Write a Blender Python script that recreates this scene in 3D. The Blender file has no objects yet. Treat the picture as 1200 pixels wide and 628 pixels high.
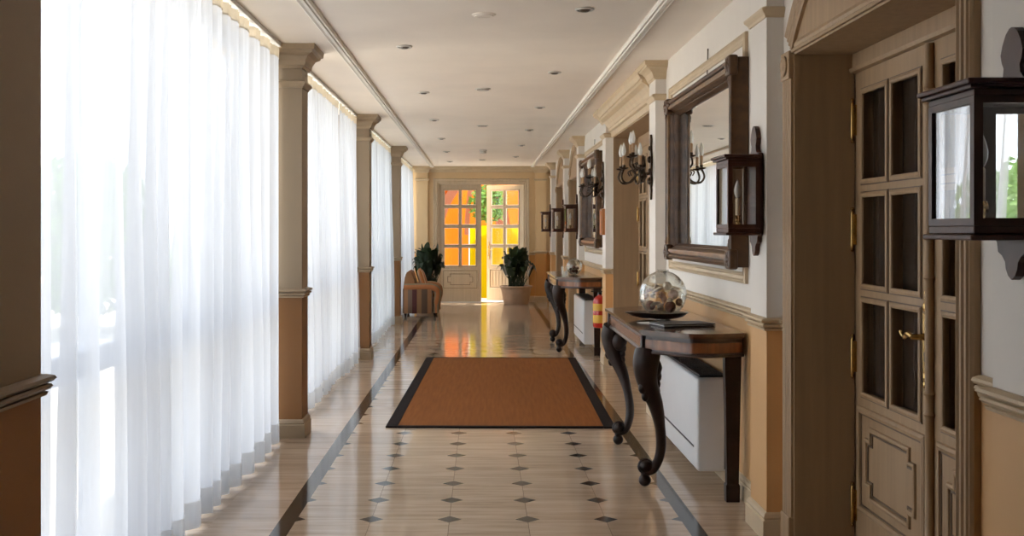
import bpy, bmesh, math, random
from mathutils import Vector, Matrix
random.seed(7)
C = bpy.context.scene
COL = C.collection
PI = math.pi
V = Vector

# ------------------------------------------------------------------ materials
def _nt(name):
    m = bpy.data.materials.new(name); m.use_nodes = True
    nt = m.node_tree; nt.nodes.clear()
    out = nt.nodes.new('ShaderNodeOutputMaterial')
    return m, nt, out
def N(nt, t, **kw):
    n = nt.nodes.new(t)
    for k, v in kw.items():
        if k in n.inputs: n.inputs[k].default_value = v
        else: setattr(n, k, v)
    return n
def L(nt, a, b): nt.links.new(a, b)
def mth(nt, op, a, b=None, c=None, clamp=False):
    n = nt.nodes.new('ShaderNodeMath'); n.operation = op; n.use_clamp = clamp
    for i, x in enumerate((a, b, c)):
        if x is None: continue
        if isinstance(x, (int, float)): n.inputs[i].default_value = x
        else: nt.links.new(x, n.inputs[i])
    return n.outputs[0]
def mixc(nt, f, a, b):
    n = nt.nodes.new('ShaderNodeMix'); n.data_type = 'RGBA'
    for i, x in ((0, f), (6, a), (7, b)):
        if isinstance(x, (int, float)): n.inputs[i].default_value = x
        elif isinstance(x, tuple): n.inputs[i].default_value = (*x[:3], 1)
        else: nt.links.new(x, n.inputs[i])
    return n.outputs[2]
def sc3(c, k): return tuple(max(0, min(1, x*k)) for x in c[:3])

def mat(name, col, rough=.5, metal=0, var=.12, scale=(6, 6, 6), bump=0, coat=0, spec=.5, detail=4):
    m, nt, out = _nt(name)
    p = N(nt, 'ShaderNodeBsdfPrincipled', Roughness=rough, Metallic=metal)
    p.inputs['Specular IOR Level'].default_value = spec
    p.inputs['Coat Weight'].default_value = coat
    p.inputs['Coat Roughness'].default_value = .12
    tc = N(nt, 'ShaderNodeTexCoord'); mp = N(nt, 'ShaderNodeMapping'); mp.inputs['Scale'].default_value = scale
    L(nt, tc.outputs['Object'], mp.inputs['Vector'])
    nz = N(nt, 'ShaderNodeTexNoise', Scale=1.0, Detail=detail)
    L(nt, mp.outputs[0], nz.inputs['Vector'])
    r = N(nt, 'ShaderNodeValToRGB'); r.color_ramp.elements[0].position = .3; r.color_ramp.elements[1].position = .7
    r.color_ramp.elements[0].color = (*sc3(col, 1-var), 1); r.color_ramp.elements[1].color = (*sc3(col, 1+var), 1)
    L(nt, nz.outputs['Fac'], r.inputs[0]); L(nt, r.outputs[0], p.inputs['Base Color'])
    if bump:
        b = N(nt, 'ShaderNodeBump', Strength=bump, Distance=.01)
        L(nt, nz.outputs['Fac'], b.inputs['Height']); L(nt, b.outputs[0], p.inputs['Normal'])
    L(nt, p.outputs[0], out.inputs[0])
    return m

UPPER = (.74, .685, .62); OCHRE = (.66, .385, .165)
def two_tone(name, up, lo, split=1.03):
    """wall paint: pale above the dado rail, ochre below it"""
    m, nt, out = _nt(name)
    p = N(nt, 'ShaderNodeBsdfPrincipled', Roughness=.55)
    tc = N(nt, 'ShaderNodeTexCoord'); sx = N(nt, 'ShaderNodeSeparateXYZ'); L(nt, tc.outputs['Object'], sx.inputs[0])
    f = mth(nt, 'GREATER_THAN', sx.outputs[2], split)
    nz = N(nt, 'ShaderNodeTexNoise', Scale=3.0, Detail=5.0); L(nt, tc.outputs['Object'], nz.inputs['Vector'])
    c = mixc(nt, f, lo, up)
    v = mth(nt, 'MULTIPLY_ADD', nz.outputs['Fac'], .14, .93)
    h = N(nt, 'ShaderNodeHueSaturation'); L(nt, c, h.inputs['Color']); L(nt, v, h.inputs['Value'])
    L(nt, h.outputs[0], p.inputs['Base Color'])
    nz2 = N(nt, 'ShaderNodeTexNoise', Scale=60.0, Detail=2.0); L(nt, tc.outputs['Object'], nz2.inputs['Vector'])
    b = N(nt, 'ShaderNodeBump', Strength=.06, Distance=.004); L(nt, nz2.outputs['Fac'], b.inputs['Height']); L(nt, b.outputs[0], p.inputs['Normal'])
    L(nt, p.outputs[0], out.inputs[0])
    return m

def glass(name, refl=.05, tint=(1, 1, 1), power=4.0):
    m, nt, out = _nt(name)
    t = N(nt, 'ShaderNodeBsdfTransparent'); t.inputs[0].default_value = (*tint, 1)
    g = N(nt, 'ShaderNodeBsdfGlossy', Roughness=.01)
    lw = N(nt, 'ShaderNodeLayerWeight', Blend=.5)
    f = mth(nt, 'POWER', lw.outputs['Facing'], power)
    f = mth(nt, 'MULTIPLY_ADD', f, 1-refl, refl, clamp=True)
    mx = N(nt, 'ShaderNodeMixShader'); L(nt, f, mx.inputs[0]); L(nt, t.outputs[0], mx.inputs[1]); L(nt, g.outputs[0], mx.inputs[2])
    L(nt, mx.outputs[0], out.inputs[0]); return m

def sheer(name, col, through, trans):
    """woven voile: open weave lets some light straight through, threads scatter the rest"""
    m, nt, out = _nt(name)
    tr = N(nt, 'ShaderNodeBsdfTranslucent'); tr.inputs[0].default_value = (*col, 1)
    df = N(nt, 'ShaderNodeBsdfDiffuse'); df.inputs[0].default_value = (*col, 1)
    tp = N(nt, 'ShaderNodeBsdfTransparent')
    tc = N(nt, 'ShaderNodeTexCoord'); mp = N(nt, 'ShaderNodeMapping'); mp.inputs['Scale'].default_value = (40, 40, 3)
    L(nt, tc.outputs['Object'], mp.inputs[0]); nz = N(nt, 'ShaderNodeTexNoise', Scale=1.0, Detail=3.0); L(nt, mp.outputs[0], nz.inputs[0])
    m1 = N(nt, 'ShaderNodeMixShader', Fac=1-trans); L(nt, tr.outputs[0], m1.inputs[1]); L(nt, df.outputs[0], m1.inputs[2])
    lw = N(nt, 'ShaderNodeLayerWeight', Blend=.5)
    k = mth(nt, 'POWER', mth(nt, 'SUBTRACT', 1.0, lw.outputs['Facing'], clamp=True), 1.2)   # a weave closes up when seen edge-on
    f = mth(nt, 'MULTIPLY_ADD', nz.outputs['Fac'], -.12, through+.06)
    f = mth(nt, 'MULTIPLY', f, k, clamp=True)
    m2 = N(nt, 'ShaderNodeMixShader'); L(nt, f, m2.inputs[0]); L(nt, m1.outputs[0], m2.inputs[1]); L(nt, tp.outputs[0], m2.inputs[2])
    L(nt, m2.outputs[0], out.inputs[0]); return m

def stripes(name, axis, cols, width, rough=.8):
    m, nt, out = _nt(name)
    p = N(nt, 'ShaderNodeBsdfPrincipled', Roughness=rough)
    tc = N(nt, 'ShaderNodeTexCoord'); sx = N(nt, 'ShaderNodeSeparateXYZ'); L(nt, tc.outputs['Object'], sx.inputs[0])
    u = mth(nt, 'FRACT', mth(nt, 'DIVIDE', mth(nt, 'ADD', sx.outputs[axis], 10.0), width))
    r = N(nt, 'ShaderNodeValToRGB'); r.color_ramp.interpolation = 'CONSTANT'
    els = r.color_ramp.elements
    for i, (pos, c) in enumerate(cols):
        e = els[i] if i < 2 else els.new(pos)
        e.position = pos; e.color = (*c, 1)
    L(nt, u, r.inputs[0]); L(nt, r.outputs[0], p.inputs['Base Color']); L(nt, p.outputs[0], out.inputs[0]); return m

def floor_mat():
    m, nt, out = _nt('polished_travertine')
    p = N(nt, 'ShaderNodeBsdfPrincipled')
    tc = N(nt, 'ShaderNodeTexCoord'); sx = N(nt, 'ShaderNodeSeparateXYZ'); L(nt, tc.outputs['Object'], sx.inputs[0])
    x, y = sx.outputs[0], sx.outputs[1]
    S = .4
    u = mth(nt, 'DIVIDE', mth(nt, 'ADD', x, .163+8), S)
    v = mth(nt, 'DIVIDE', mth(nt, 'ADD', y, -5.642+40), S)
    pu = mth(nt, 'PINGPONG', u, .5); pv = mth(nt, 'PINGPONG', v, .5)
    inside = mth(nt, 'MULTIPLY', mth(nt, 'GREATER_THAN', x, -.945), mth(nt, 'LESS_THAN', x, 1.02))
    dia = mth(nt, 'MULTIPLY', mth(nt, 'LESS_THAN', mth(nt, 'ADD', pu, pv), .158), inside)
    # dark border strips
    sl = mth(nt, 'MULTIPLY', mth(nt, 'GREATER_THAN', x, -1.03), mth(nt, 'LESS_THAN', x, -.945))
    sr = mth(nt, 'MULTIPLY', mth(nt, 'GREATER_THAN', x, 1.02), mth(nt, 'LESS_THAN', x, 1.10))
    dark = mth(nt, 'MAXIMUM', dia, mth(nt, 'MAXIMUM', sl, sr))
    gx = mth(nt, 'MULTIPLY', mth(nt, 'LESS_THAN', pu, .005), inside)
    gy = mth(nt, 'LESS_THAN', pv, .0035)
    grout = mth(nt, 'MAXIMUM', gx, gy)
    # travertine veins, streaked across the corridor
    cb = N(nt, 'ShaderNodeCombineXYZ'); 
    fu = mth(nt, 'FLOOR', u); fv = mth(nt, 'FLOOR', v)
    wn = N(nt, 'ShaderNodeTexWhiteNoise', noise_dimensions='2D'); cc = N(nt, 'ShaderNodeCombineXYZ'); L(nt, fu, cc.inputs[0]); L(nt, fv, cc.inputs[1]); L(nt, cc.outputs[0], wn.inputs['Vector'])
    L(nt, mth(nt, 'MULTIPLY_ADD', wn.outputs['Value'], 7.0, mth(nt, 'MULTIPLY', x, 1.6)), cb.inputs[0])
    L(nt, mth(nt, 'MULTIPLY_ADD', wn.outputs['Value'], 13.0, mth(nt, 'MULTIPLY', y, 17.0)), cb.inputs[1])
    nz = N(nt, 'ShaderNodeTexNoise', Scale=1.0, Detail=8.0, Roughness=.65); L(nt, cb.outputs[0], nz.inputs['Vector'])
    r = N(nt, 'ShaderNodeValToRGB'); e = r.color_ramp.elements
    e[0].position = .3; e[0].color = (.33, .235, .155, 1); e[1].position = .62; e[1].color = (.54, .41, .30, 1)
    e2 = e.new(.47); e2.color = (.46, .342, .24, 1)
    L(nt, nz.outputs['Fac'], r.inputs[0])
    hs = N(nt, 'ShaderNodeHueSaturation'); L(nt, r.outputs[0], hs.inputs['Color']); L(nt, mth(nt, 'MULTIPLY_ADD', wn.outputs['Value'], .16, .9), hs.inputs['Value'])
    c1 = mixc(nt, mth(nt, 'MULTIPLY', grout, .7), hs.outputs[0], (.19, .13, .085))
    nz2 = N(nt, 'ShaderNodeTexNoise', Scale=14.0, Detail=6.0); L(nt, tc.outputs['Object'], nz2.inputs['Vector'])
    dk = mixc(nt, nz2.outputs['Fac'], (.006, .007, .006), (.03, .032, .028))
    c2 = mixc(nt, dark, c1, dk)
    L(nt, c2, p.inputs['Base Color'])
    L(nt, mth(nt, 'MULTIPLY_ADD', nz2.outputs['Fac'], .08, .06), p.inputs['Roughness'])
    p.inputs['Specular IOR Level'].default_value = .26
    L(nt, p.outputs[0], out.inputs[0]); return m

def rug_mat():
    m, nt, out = _nt('sisal_weave')
    p = N(nt, 'ShaderNodeBsdfPrincipled', Roughness=.9); p.inputs['Specular IOR Level'].default_value = .15
    tc = N(nt, 'ShaderNodeTexCoord')
    wv = N(nt, 'ShaderNodeTexWave', Scale=55.0, Distortion=1.5, Detail=2.0); wv.bands_direction = 'Y'; L(nt, tc.outputs['Object'], wv.inputs['Vector'])
    mp = N(nt, 'ShaderNodeMapping'); mp.inputs['Scale'].default_value = (40, 2.5, 1); L(nt, tc.outputs['Object'], mp.inputs[0])
    nz = N(nt, 'ShaderNodeTexNoise', Scale=1.0, Detail=5.0); L(nt, mp.outputs[0], nz.inputs[0])
    f = mth(nt, 'MULTIPLY_ADD', wv.outputs['Fac'], .35, mth(nt, 'MULTIPLY', nz.outputs['Fac'], .65))
    L(nt, mixc(nt, f, (.14, .042, .009), (.36, .13, .03)), p.inputs['Base Color'])
    b = N(nt, 'ShaderNodeBump', Strength=.4, Distance=.004); L(nt, wv.outputs['Fac'], b.inputs['Height']); L(nt, b.outputs[0], p.inputs['Normal'])
    L(nt, p.outputs[0], out.inputs[0]); return m

def canvas(name, col, trans=.7):
    m, nt, out = _nt(name)
    tr = N(nt, 'ShaderNodeBsdfTranslucent'); df = N(nt, 'ShaderNodeBsdfDiffuse')
    tc = N(nt, 'ShaderNodeTexCoord'); nz = N(nt, 'ShaderNodeTexNoise', Scale=1.3, Detail=3.0); L(nt, tc.outputs['Object'], nz.inputs['Vector'])
    c = mixc(nt, nz.outputs['Fac'], sc3(col, .85), sc3(col, 1.1))
    L(nt, c, tr.inputs[0]); L(nt, c, df.inputs[0])
    mx = N(nt, 'ShaderNodeMixShader', Fac=1-trans); L(nt, tr.outputs[0], mx.inputs[1]); L(nt, df.outputs[0], mx.inputs[2])
    L(nt, mx.outputs[0], out.inputs[0]); return m

def leaf_mat(name, col, rough=.48):
    m, nt, out = _nt(name)
    p = N(nt, 'ShaderNodeBsdfPrincipled', Roughness=rough)
    tc = N(nt, 'ShaderNodeTexCoord'); nz = N(nt, 'ShaderNodeTexNoise', Scale=9.0, Detail=3.0); L(nt, tc.outputs['Object'], nz.inputs['Vector'])
    c = mixc(nt, nz.outputs['Fac'], sc3(col, .6), sc3(col, 1.4)); L(nt, c, p.inputs['Base Color'])
    tr = N(nt, 'ShaderNodeBsdfTranslucent'); L(nt, c, tr.inputs[0])
    mx = N(nt, 'ShaderNodeMixShader', Fac=.25); L(nt, p.outputs[0], mx.inputs[1]); L(nt, tr.outputs[0], mx.inputs[2])
    L(nt, mx.outputs[0], out.inputs[0]); return m

M = dict(
    wall=two_tone('wall_paint', UPPER, OCHRE),
    pier=two_tone('shaded_pier_paint', (.40, .295, .19), (.40, .165, .04)),  # wall paint darkened so the pier's shade sits in its colour
    ceil=mat('ceiling_plaster', (.93, .83, .72), .6, var=.03, scale=(2, 2, 2)),
    trim=mat('cream_moulding', (.58, .445, .285), .5, var=.06, scale=(8, 8, 8)),
    ctrim=mat('white_ceiling_moulding', (.82, .77, .69), .45, var=.03),
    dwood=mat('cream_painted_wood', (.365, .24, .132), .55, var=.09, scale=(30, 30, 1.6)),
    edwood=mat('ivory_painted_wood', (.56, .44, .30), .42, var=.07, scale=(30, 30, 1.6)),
    groove=mat('moulding_glaze', (.15, .095, .055), .5, var=.1),
    column=two_tone('shaded_column_paint', (.275, .20, .125), (.20, .083, .018)),  # columns coloured darker, with the shade of their camera side mixed in
    coltrim=mat('shaded_column_moulding', (.33, .24, .15), .5, var=.06, scale=(8, 8, 8)),  # column trim darkened to carry the same shade
    endwall=two_tone('end_wall_warm_glow_paint', (.66, .47, .26), (.56, .29, .09)), backwall=mat('dark_back_wall', (.10, .07, .045), .7),  # end wall colour carries the warm glow; back wall darkened to cut bounce
    floor=floor_mat(), rug=rug_mat(),
    rugb=mat('dark_brown_binding', (.012, .007, .006), .9, var=.3, scale=(60, 60, 60), spec=.12),
    curtain=sheer('white_voile', (.52, .53, .56), .50, .50), voile3=sheer('dimmed_white_voile', (.53, .545, .585), .22, .49), voile2=sheer('half_dimmed_white_voile', (.50, .52, .56), .34, .48),  # the two later voiles let less light through, to dim their bays
    hem=sheer('white_voile_doubled', (.70, .70, .69), .22, .44),
    tape=sheer('heading_tape', (.62, .54, .42), .15, .4),
    winglass=glass('window_glass', .03), lampglass=glass('lantern_glass', .09, power=3.0), bowlglass=glass('clear_blown_glass', .06, (.97, .98, .97), 2.6),
    doorglass=glass('door_glass', .03),
    whiteframe=mat('white_aluminium', (.75, .75, .74), .4, var=.03),
    dkwood=mat('dark_mahogany', (.040, .017, .010), .28, var=.35, scale=(30, 5, 30), coat=.3),
    dkleg=mat('carved_mahogany', (.020, .009, .006), .42, var=.4, scale=(14, 14, 14), spec=.3),
    inlay=mat('flame_mahogany_veneer', (.20, .068, .024), .22, var=.45, scale=(26, 26, 3), coat=.5),
    tabletop=mat('polished_table_top', (.085, .034, .018), .13, var=.4, scale=(12, 3, 12), coat=.6),
    frame=mat('mirror_frame_wood', (.080, .038, .016), .36, var=.35, scale=(16, 16, 16), spec=.35),
    frame2=mat('mirror_frame_ochre_rib', (.20, .105, .045), .34, var=.3, scale=(16, 16, 16), spec=.4),  # lighter ochre-glazed rib of the mirror frame
    lamp=mat('lantern_wood', (.062, .021, .012), .36, var=.3, scale=(20, 20, 5), spec=.35),
    mirror=mat('silvered_glass', (.86, .87, .85), .015, 1, var=0),
    bronze=mat('dark_bronze', (.07, .05, .035), .32, .9, var=.3, scale=(30, 30, 30)),
    brass=mat('aged_brass', (.55, .36, .13), .25, 1, var=.15, scale=(30, 30, 30)),
    bulb=mat('frosted_bulb', (.66, .64, .60), .12, var=.02, coat=.4),
    candle=mat('ivory_sleeve', (.72, .60, .40), .4, var=.1),
    sleeve=mat('tan_candle_sleeve', (.38, .23, .12), .45, var=.1),
    white=mat('white_enamel', (.78, .78, .78), .32, var=.015),
    grille=mat('black_grille', (.015, .015, .016), .45, var=.1),
    black=mat('black_leather', (.02, .02, .022), .4, var=.2, scale=(80, 80, 80), bump=.2),
    bluegrey=mat('blue_grey_aluminium', (.50, .55, .64), .4, var=.03),
    paper=mat('white_paper', (.78, .76, .72), .6, var=.02),
    pewter=mat('pewter', (.20, .18, .155), .3, .95, var=.2, scale=(20, 20, 20)),
    red=mat('red_enamel', (.45, .022, .012), .25, var=.1, coat=.4),
    yellowlabel=mat('yellow_label', (.75, .45, .06), .5, var=.05),
    terracotta=mat('pale_clay', (.46, .32, .22), .7, var=.12, bump=.1),
    soil=mat('potting_soil', (.04, .026, .016), .95, var=.4, scale=(50, 50, 50), bump=.5),
    leaf=leaf_mat('glossy_leaf', (.012, .030, .009)),
    shell=mat('bleached_shell', (.70, .58, .46), .5, var=.25, scale=(40, 40, 40)),
    pod=mat('dried_pod', (.16, .06, .035), .6, var=.4, scale=(40, 40, 40)),
    petal=mat('dried_petal', (.52, .33, .25), .6, var=.3, scale=(40, 40, 40)),
    darkfabric=mat('dark_door_curtain', (.030, .024, .022), .9, var=.25, scale=(40, 40, 2)),
    stripe_y=stripes('striped_upholstery', 1, [(0, (.32, .15, .06)), (.28, (.55, .32, .16)), (.4, (.10, .035, .025)), (.62, (.45, .17, .06)), (.8, (.26, .20, .12))], .24),
    stripe_x=stripes('striped_upholstery_side', 0, [(0, (.12, .075, .05)), (.25, (.34, .17, .08)), (.42, (.18, .12, .085)), (.6, (.10, .03, .03)), (.8, (.28, .15, .07))], .40),
    cushion=stripes('striped_cushion', 1, [(0, (.50, .20, .07)), (.45, (.68, .48, .30)), (.6, (.40, .12, .05)), (.85, (.6, .36, .2))], .16),
    terrace=mat('pale_terrace_paving', (.66, .63, .57), .8, var=.1, scale=(2, 2, 2)),
    orange=canvas('orange_canvas', (.36, .075, .006)), yellow=canvas('yellow_canvas', (.40, .34, .003)), pale=canvas('pale_canvas', (.33, .21, .14)),
    hedge=leaf_mat('hedge_leaf', (.13, .26, .035), .6),
    bark=mat('brown_bark', (.12, .08, .05), .9, var=.3, bump=.4),
    smoke=mat('white_plastic', (.66, .62, .56), .4, var=.03),
    notice=mat('orange_stained_wood', (.42, .15, .04), .35, var=.3, scale=(30, 30, 4), coat=.3),
)

# ------------------------------------------------------------------ geometry helpers
def link(o): COL.objects.link(o); return o
def obj(name, bm, m, parent=None, smooth=False, loc=None, normals=True):
    if normals: bmesh.ops.recalc_face_normals(bm, faces=bm.faces)
    me = bpy.data.meshes.new(name); bm.to_mesh(me); bm.free()
    for x in (m if isinstance(m, (list, tuple)) else [m]): me.materials.append(x)
    if smooth:
        for p in me.polygons: p.use_smooth = True
        try: me.set_sharp_from_angle(angle=math.radians(smooth if smooth is not True else 40))
        except Exception: pass
    o = bpy.data.objects.new(name, me); link(o)
    if parent: o.parent = parent
    if loc: o.location = loc
    return o
def empty(name, loc=(0, 0, 0), rz=0):
    o = bpy.data.objects.new(name, None); link(o); o.location = loc; o.rotation_euler = (0, 0, rz); o.empty_display_size = .1
    return o
def tag(o, label, cat, group=None, kind=None):
    o['label'] = label; o['category'] = cat
    if group: o['group'] = group
    if kind: o['kind'] = kind
    return o
def struct(o, label=None, cat=None):
    o['kind'] = 'structure'
    if label: o['label'] = label
    if cat: o['category'] = cat
    return o
def copy_tree(o, parent=None):
    c = o.copy(); COL.objects.link(c)
    c.parent = parent
    for ch in list(o.children): copy_tree(ch, c)
    return c
def B(): return bmesh.new()
def box(bm, x0, x1, y0, y1, z0, z1, bev=0, seg=2, mi=0):
    vs = [bm.verts.new((x, y, z)) for x in (x0, x1) for y in (y0, y1) for z in (z0, z1)]
    fs = [bm.faces.new([vs[i] for i in f]) for f in ((0, 1, 3, 2), (4, 6, 7, 5), (0, 4, 5, 1), (2, 3, 7, 6), (0, 2, 6, 4), (1, 5, 7, 3))]
    for f in fs: f.material_index = mi
    if bev:
        es = list({e for f in fs for e in f.edges})
        r = bmesh.ops.bevel(bm, geom=es, offset=bev, segments=seg, affect='EDGES', profile=.5)
        for f in r['faces']: f.material_index = mi
    return vs
def sweep(bm, path, prof, up, closed=False, mi=0):
    """prof: closed polygon of (outward, up) pairs swept along path with mitred corners"""
    up = V(up).normalized(); P = [V(p) for p in path]; n = len(P); rings = []
    for i in range(n):
        dn = (P[(i+1) % n]-P[i]) if (closed or i < n-1) else (P[i]-P[i-1])
        dp = (P[i]-P[i-1]) if (closed or i > 0) else dn
        n0 = up.cross(dp.normalized()); n1 = up.cross(dn.normalized())
        m = (n0+n1)/(1+n0.dot(n1))
        rings.append([bm.verts.new(P[i]+m*a+up*b) for a, b in prof])
    k = len(prof)
    for i in range(n if closed else n-1):
        A, Bq = rings[i], rings[(i+1) % n]
        for j in range(k):
            f = bm.faces.new((A[j], A[(j+1) % k], Bq[(j+1) % k], Bq[j])); f.material_index = mi
    if not closed:
        for r in (rings[0], rings[-1]):
            f = bm.faces.new(r); f.material_index = mi
    return bm
def tube(bm, pts, rad, seg=10, squash=None, mi=0, capends=True):
    P = [V(p) for p in pts]; n = len(P); rings = []
    if isinstance(rad, (int, float)): rad = [rad]*n
    T = [((P[min(i+1, n-1)]-P[max(i-1, 0)]).normalized()) for i in range(n)]
    a = V((0, 0, 1)) if abs(T[0].z) < .9 else V((1, 0, 0))
    nrm = (a-T[0]*a.dot(T[0])).normalized()
    for i in range(n):
        nrm = (nrm-T[i]*nrm.dot(T[i])).normalized(); b = T[i].cross(nrm)
        rings.append([bm.verts.new(P[i]+(nrm*math.cos(2*PI*k/seg)+b*math.sin(2*PI*k/seg))*rad[i]) for k in range(seg)])
    for i in range(n-1):
        for k in range(seg):
            f = bm.faces.new((rings[i][k], rings[i][(k+1) % seg], rings[i+1][(k+1) % seg], rings[i+1][k])); f.material_index = mi
    if capends:
        for r in (rings[0], rings[-1]):
            f = bm.faces.new(r); f.material_index = mi
    return rings
def lathe(bm, prof, c=(0, 0, 0), seg=20, mi=0, sx=1, sy=1, close=False):
    rings = []
    for r, z in prof:
        if r < 1e-5: rings.append([bm.verts.new((c[0], c[1], c[2]+z))])
        else: rings.append([bm.verts.new((c[0]+sx*r*math.cos(2*PI*k/seg), c[1]+sy*r*math.sin(2*PI*k/seg), c[2]+z)) for k in range(seg)])
    prs = list(zip(rings, rings[1:]))
    if close: prs.append((rings[-1], rings[0]))
    for A, Bq in prs:
        for k in range(seg):
            k2 = (k+1) % seg
            if len(A) == 1 and len(Bq) == 1: continue
            if len(A) == 1: f = bm.faces.new((A[0], Bq[k2], Bq[k]))
            elif len(Bq) == 1: f = bm.faces.new((A[k], A[k2], Bq[0]))
            else: f = bm.faces.new((A[k], A[k2], Bq[k2], Bq[k]))
            f.material_index = mi
def ball(bm, c, r, seg=14, rings=8, sc=(1, 1, 1), mi=0):
    prof = [(r*math.sin(PI*i/rings), -r*math.cos(PI*i/rings)*sc[2]) for i in range(rings+1)]
    prof[0] = (0, prof[0][1]); prof[-1] = (0, prof[-1][1])
    lathe(bm, prof, c, seg, mi, sc[0], sc[1])
def prism(bm, poly, fn, d0, d1, mi=0):
    """poly 2D outline; fn(a,b,d)->3D"""
    A = [bm.verts.new(fn(a, b, d0)) for a, b in poly]; Z = [bm.verts.new(fn(a, b, d1)) for a, b in poly]
    k = len(poly)
    for i in range(k):
        f = bm.faces.new((A[i], A[(i+1) % k], Z[(i+1) % k], Z[i])); f.material_index = mi
    for r in (A, Z):
        f = bm.faces.new(r); f.material_index = mi
def catmull(pts, n=6):
    P = [V(p) for p in pts]; out = []
    for i in range(len(P)-1):
        p0 = P[max(i-1, 0)]; p1 = P[i]; p2 = P[i+1]; p3 = P[min(i+2, len(P)-1)]
        for k in range(n):
            t = k/n
            out.append(.5*((2*p1)+(p2-p0)*t+(2*p0-5*p1+4*p2-p3)*t*t+(3*p1-p0-3*p2+p3)*t**3))
    out.append(P[-1]); return out
def lerp(a, b, t): return a+(b-a)*t

# ------------------------------------------------------------------ the place
H = 1.48; CEIL = 2.80; END = 22.72; XR = 1.448; XP = 1.366; XL = -1.28; DOORX = 1.715
LCOL = [(7.86, 8.12), (12.58, 12.84), (17.30, 17.56)]
RPIL = [(2.63, 2.94), (5.27, 5.58), (8.63, 8.95), (12.10, 12.41), (15.46, 15.77), (18.10, 18.41), (21.46, 21.77)]
Y0 = -2.6

bm = B(); box(bm, -1.78, 2.3, Y0-.15, END+.18, -.12, 0)
struct(obj('floor', bm, M['floor']), 'polished cream travertine corridor floor with small dark diamond insets', 'floor')
bm = B(); box(bm, -1.95, 2.3, Y0-.15, END+.25, CEIL, CEIL+.14)
struct(obj('ceiling', bm, M['ceil']), 'smooth pale plaster ceiling of the corridor', 'ceiling')
# white double mouldings that run along the ceiling
mprof = [(-.04, .002), (-.04, -.018), (-.028, -.028), (-.012, -.022), (-.008, -.03), (.012, -.03), (.016, -.02), (.032, -.026), (.04, -.012), (.04, .002)]
bm = B(); sweep(bm, [(-1.01, END, CEIL), (-1.01, Y0, CEIL)], mprof, (0, 0, 1))
struct(obj('trim_1', bm, M['ctrim']), 'white reeded moulding along the ceiling on the curtain side', 'moulding')
bm = B(); sweep(bm, [(1.055, Y0, CEIL), (1.055, END, CEIL)], mprof, (0, 0, 1))
struct(obj('trim_2', bm, M['ctrim']), 'white reeded moulding along the ceiling on the mirror side', 'moulding')

# right wall with its door openings
ARCH_A = (3.31, 5.07); STRAIGHT = (9.12, 12.0); ARCH_B = (16.06, 17.82); ARCH_C = (19.06, 20.82)
OPEN = [(*ARCH_A, 2.30), (*STRAIGHT, 2.50), (*ARCH_B, 2.30), (*ARCH_C, 2.30)]
bm = B(); y = Y0-.15
for a, b, t in OPEN:
    box(bm, XR, 1.70, y, a, 0, CEIL); box(bm, XR, 1.70, a, b, t, CEIL); y = b
box(bm, XR, 1.70, y, END+.18, 0, CEIL)
struct(obj('wall_right', bm, M['wall']), 'pale wall above an ochre dado, with doors, mirrors and lanterns', 'wall')
bm = B(); box(bm, 2.2, 2.3, Y0-.15, END+.18, 0, CEIL)  # unseen slab added to keep sky light out behind the doors
struct(obj('wall_rear', bm, M['darkfabric']), 'unseen dark wall added behind the corridor doors to block sky light', 'wall')
bm = B(); box(bm, -1.78, 2.2, Y0-.15, Y0, 0, CEIL)  # unseen wall added behind the camera, dark to limit bounced light
struct(obj('wall_back', bm, M['backwall']), 'unseen dark wall added to close the corridor behind the viewer', 'wall')
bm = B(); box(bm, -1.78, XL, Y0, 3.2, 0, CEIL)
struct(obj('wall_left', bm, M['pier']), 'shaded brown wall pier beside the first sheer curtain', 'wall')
# end wall with the glazed double door
EDX = .90; EDT = 2.46
bm = B()
box(bm, -1.78, -EDX, END, END+.18, 0, CEIL); box(bm, EDX, 1.448, END, END+.18, 0, CEIL); box(bm, -EDX, EDX, END, END+.18, EDT, CEIL)
struct(obj('wall_end', bm, M['endwall']), 'cream end wall around the glazed double doors', 'wall')

# rails and baseboards
rail = [(-.01, 0), (.012, 0), (.016, .010), (.008, .014), (.020, .018), (.026, .026), (.022, .033), (.012, .036), (.026, .040), (.034, .048), (.030, .056), (.012, .062), (-.01, .062)]
baseb = [(-.01, 0), (.018, 0), (.018, .09), (.012, .095), (.016, .105), (.012, .122), (.004, .13), (-.01, .13)]
def offs(pr, z): return [(a, b+z) for a, b in pr]
# runs of right wall between openings and pilasters
runs = []
marks = sorted([(a-.13, b+.13) for a, b in (ARCH_A, ARCH_B, ARCH_C)]+[(STRAIGHT[0]-.04, STRAIGHT[1]+.04)]+RPIL)
y = Y0
for a, b in marks:
    if a-y > .02: runs.append((y, a))
    y = max(y, b)
if END-y > .02: runs.append((y, END))
bm = B(); bm2 = B()
for a, b in runs:
    sweep(bm, [(XR, a, 0), (XR, b, 0)], offs(rail, 1.0), (0, 0, 1)); sweep(bm2, [(XR, a, 0), (XR, b, 0)], baseb, (0, 0, 1))
struct(obj('trim_3', bm, M['trim']), 'cream dado rail along the wall with the mirrors', 'moulding')
struct(obj('baseboard_right', bm2, M['trim']), 'cream baseboard below the ochre dado on the mirror side', 'baseboard')
bm = B(); bm2 = B()
pp = [(-1.7, 3.2, 0), (XL, 3.2, 0), (XL, Y0, 0)]
sweep(bm, pp, offs(rail, 1.0), (0, 0, 1)); sweep(bm2, pp, baseb, (0, 0, 1))
struct(obj('trim_4', bm, M['coltrim']), 'dado rail wrapped round the shaded wall pier', 'moulding')
struct(obj('baseboard_left', bm2, M['coltrim']), 'baseboard of the shaded wall pier', 'baseboard')
bm = B(); bm2 = B()
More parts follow.
